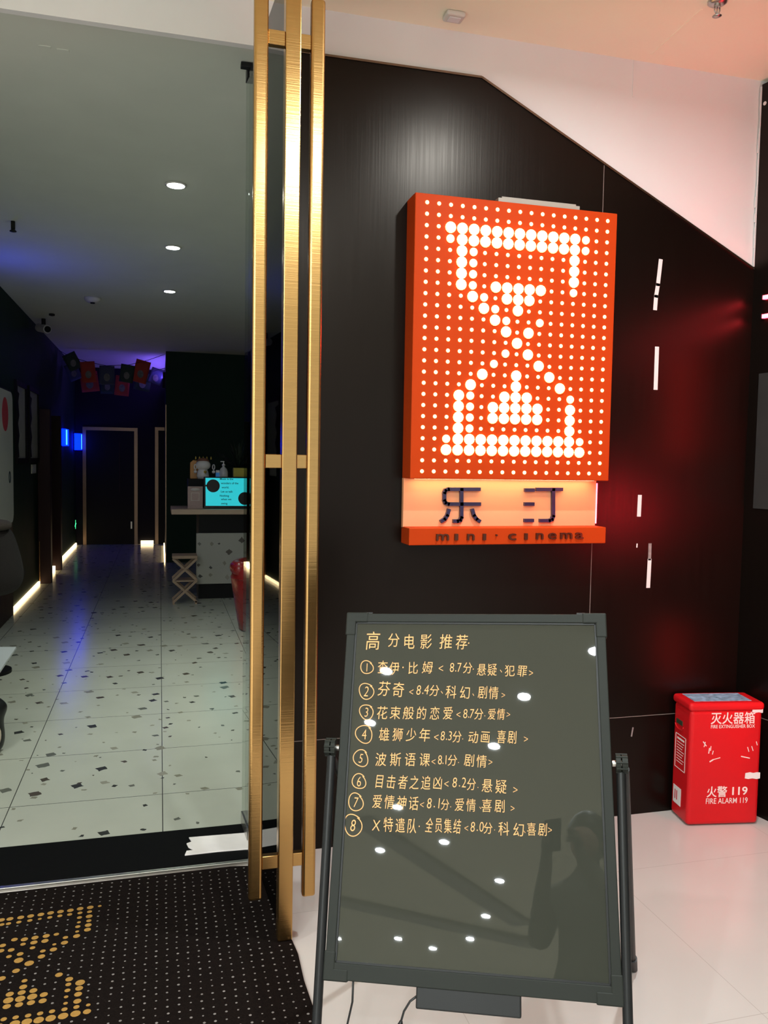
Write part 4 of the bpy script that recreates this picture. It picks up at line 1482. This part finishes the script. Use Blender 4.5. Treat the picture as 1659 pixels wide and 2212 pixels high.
# ================================================================== RED LEATHER SEAT
t = thing('tub_seat', 'red leather tub seat half hidden behind the brass bars', 'chair', (.93, 7.25, 0))
prof = [(.20, .0), (.255, .012), (.275, .10), (.305, .30), (.330, .46), (.315, .52), (.26, .575), (.20, .60)]
MB().lathe((.93, 7.25, .0), prof, 36).build('seat', M['leather'], t)
q = MB()
pts = [Vector((.93 + .275 * math.cos(a), 7.25 + .275 * math.sin(a), .55)) for a in [math.radians(-30 + 12 * k) for k in range(21)]]
q.tube(pts, .065, 14)
q.build('backrest', M['leather'], t)
q = MB()
q.tube([Vector((.93 + .327 * math.cos(a), 7.25 + .327 * math.sin(a), .468)) for a in [math.radians(10 * k) for k in range(37)]], .006, 8)
q.build('piping', M['leather'], t)

# ================================================================== LEFT EDGE: COAT OVER A CHAIR, TABLE, BAG
t = thing('coat_stand', 'dark stand under the fleece coat at the left edge of the lobby', 'stand', (-1.14, 6.1, 0))
MB().cyl((-1.14, 6.1, 1.07), (-1.14, 6.1, 1.16), .012).cyl((-1.14, 6.1, .02), (-1.14, 6.1, .535), .016).build('pole', M['black'], t)
MB().cyl((-1.14, 6.1, 0), (-1.14, 6.1, .022), .15, seg=28).build('base', M['black'], t)


def blob(name, mat, rings, parent=None, label=None, cat=None, amp=.012):
    """rings: (z, cx, cy, rx, ry) -> soft closed form"""
    rr = random.Random(11)
    seg = 28
    q = MB()
    v = []
    for z, cx, cy_, rx, ry in rings:
        for k in range(seg):
            an = 2 * math.pi * k / seg
            w = 1 + amp * 4 * (rr.random() - .5)
            v.append((cx + rx * w * math.cos(an), cy_ + ry * w * math.sin(an), z + amp * .5 * (rr.random() - .5)))
    n = len(rings)
    f = [(i * seg + k, i * seg + (k + 1) % seg, (i + 1) * seg + (k + 1) % seg, (i + 1) * seg + k) for i in range(n - 1) for k in range(seg)]
    f += [tuple(range(seg))[::-1], tuple(range((n - 1) * seg, n * seg))]
    q.add(v, f, True)
    o = q.build(name, mat, parent, label=label, cat=cat)
    ss = o.modifiers.new('sub', 'SUBSURF')
    ss.levels = 1
    ss.render_levels = 2
    return o


ct = thing('coat', 'dark brown fleece coat with lighter collar at the left edge', 'coat', (-1.12, 6.1, .5))
blob('coat_body', M['coat'], [(.54, -1.14, 6.1, .10, .10), (.56, -1.12, 6.1, .18, .20), (.66, -1.11, 6.1, .215, .23), (.78, -1.12, 6.1, .20, .22),
                              (.92, -1.14, 6.1, .185, .19), (1.00, -1.15, 6.12, .16, .15), (1.02, -1.15, 6.13, .08, .08)], ct)
blob('collar', M['fur'], [(.985, -1.10, 6.05, .09, .10), (1.01, -1.09, 6.05, .125, .13), (1.045, -1.09, 6.05, .12, .12), (1.065, -1.10, 6.05, .07, .07)], ct)

for sd in (-1, 1):
    blob('sleeve', M['coat'], [(.56, -1.10, 6.1 + sd * .26, .04, .04), (.58, -1.10, 6.1 + sd * .26, .06, .06), (.75, -1.11, 6.1 + sd * .255, .065, .065),
                               (.90, -1.13, 6.1 + sd * .20, .07, .06), (.98, -1.14, 6.1 + sd * .12, .05, .05)], ct)
t = thing('side_table', 'pale grey thin table top corner at the left edge of the lobby', 'table', (-1.1, 4.55, 0))
MB().prism([(-.752, 4.30, .435), (-.760, 4.836, .435), (-1.33, 4.95, .435), (-1.33, 4.30, .435)], (0, 0, .015)).build('table_top', M['tabletop'], t, .003)
MB().cyl((-1.18, 4.70, .012), (-1.18, 4.70, .436), .025).build('pedestal', M['plastic'], t)
MB().cyl((-1.18, 4.70, .0), (-1.18, 4.70, .014), .13, seg=28).build('base', M['plastic'], t)
bg = thing('bag', 'black soft bag with a round beige patch on the floor at the left edge', 'bag', (-.87, 4.45, 0))
blob('bag_body', M['plastic'], [(.0, -.88, 4.45, .085, .07), (.012, -.88, 4.45, .115, .10), (.08, -.88, 4.45, .128, .11), (.16, -.885, 4.45, .118, .10), (.20, -.87, 4.45, .122, .10),
                                (.235, -.86, 4.45, .120, .10), (.27, -.875, 4.45, .100, .09), (.30, -.90, 4.45, .06, .06)], bg, amp=.004)
MB().lathe((-.800, 4.362, .105), [(.045, 0), (.045, .004), (.036, .010), (.004, .013)], 22, (.62, -.78, .0), 1, 1.5).build('patch', M['beige'], bg)

# ================================================================== PHOTOGRAPHER (seen only as a reflection in the board)
def skinned(name, mat, verts, edges, root, parent, sub=2):
    me = bpy.data.meshes.new(name)
    base = parent.matrix_world.inverted()
    me.from_pydata([tuple(base @ Vector(v[:3])) for v in verts], edges, [])
    o = bpy.data.objects.new(name, me)
    COL.objects.link(o)
    o.parent = parent
    o.modifiers.new('skin', 'SKIN')
    for i, v in enumerate(verts):
        me.skin_vertices[0].data[i].radius = (v[3], v[4] if len(v) > 4 else v[3])
        me.skin_vertices[0].data[i].use_root = (i == root)
    s = o.modifiers.new('sub', 'SUBSURF')
    s.levels = sub
    s.render_levels = sub
    me.materials.append(mat)
    return o


PX, PY = .03, -.36
t = thing('person', 'person in a dark jacket holding up a phone, seen reflected in the writing board', 'person', (PX, PY, 0))
bpy.context.view_layer.update()
V, E = [], []


def chain(pts, start=None):
    prev = start
    for p in pts:
        V.append(p)
        i = len(V) - 1
        if prev is not None:
            E.append((prev, i))
        prev = i
    return prev


pel = chain([(PX, PY, .94, .15, .11)])
chest = chain([(PX, PY, 1.10, .145, .105), (PX, PY + .01, 1.27, .165, .115), (PX, PY, 1.38, .13, .09)], pel)
neck = chain([(PX, PY, 1.455, .055, .055), (PX, PY + .015, 1.52, .052)], chest)
chain([(PX, PY + .025, 1.575, .078, .085), (PX, PY + .02, 1.645, .080, .090), (PX, PY + .01, 1.70, .05)], neck)
for s in (-1, 1):
    sh = chain([(PX + s * .17, PY, 1.36, .065), (PX + s * .215, PY + .03, 1.18, .052), (PX + s * .20, PY + .10, 1.13, .048)], chest)
    wr = chain([(PX + s * .13, PY + .20, 1.30, .038), (PX + s * .085, PY + .255, 1.415, .028)], sh)
    hd = chain([(PX + s * .078, PY + .270, 1.455, .026, .018), (PX + s * .074, PY + .280, 1.49, .026, .014)], wr)
    for k in range(4):
        z = 1.515 - k * .016
        chain([(PX + s * .072, PY + .305, z, .0085), (PX + s * .060, PY + .318, z + .002, .008), (PX + s * (.042 - .003 * abs(k - 1)), PY + .318, z + .002, .007)], hd)
    chain([(PX + s * .064, PY + .268, 1.475, .010), (PX + s * .046, PY + .276, 1.495, .009)], hd - 1)
    hip = chain([(PX + s * .10, PY, .86, .095), (PX + s * .115, PY + .015, .50, .065), (PX + s * .12, PY - .015, .10, .045)], pel)
    chain([(PX + s * .12, PY + .0, .045, .045), (PX + s * .13, PY + .13, .035, .036)], hip)
skinned('body', M['cloth'], V, E, 0, t, 1)
MB().ball((PX, PY + .0, 1.635), .098, .105, .115).build('hair', M['hair'], t)
fc = MB()
fc.ball((PX, PY + .052, 1.585), .070, .062, .092)
fc.cyl((PX, PY + .105, 1.60), (PX, PY + .128, 1.565), .006, .012)
for s in (-1, 1):
    fc.ball((PX + s * .074, PY + .02, 1.585), .010, .018, .028, 10, 8)
fc.build('face', M['skin'], t)
MB().box(PX - .040 - .03, PX + .040 - .03, -.052, -.044, 1.43, 1.575).build('phone', M['bezel'], None, .003, 2,
    label='black phone held up by the person reflected in the writing board', cat='phone')
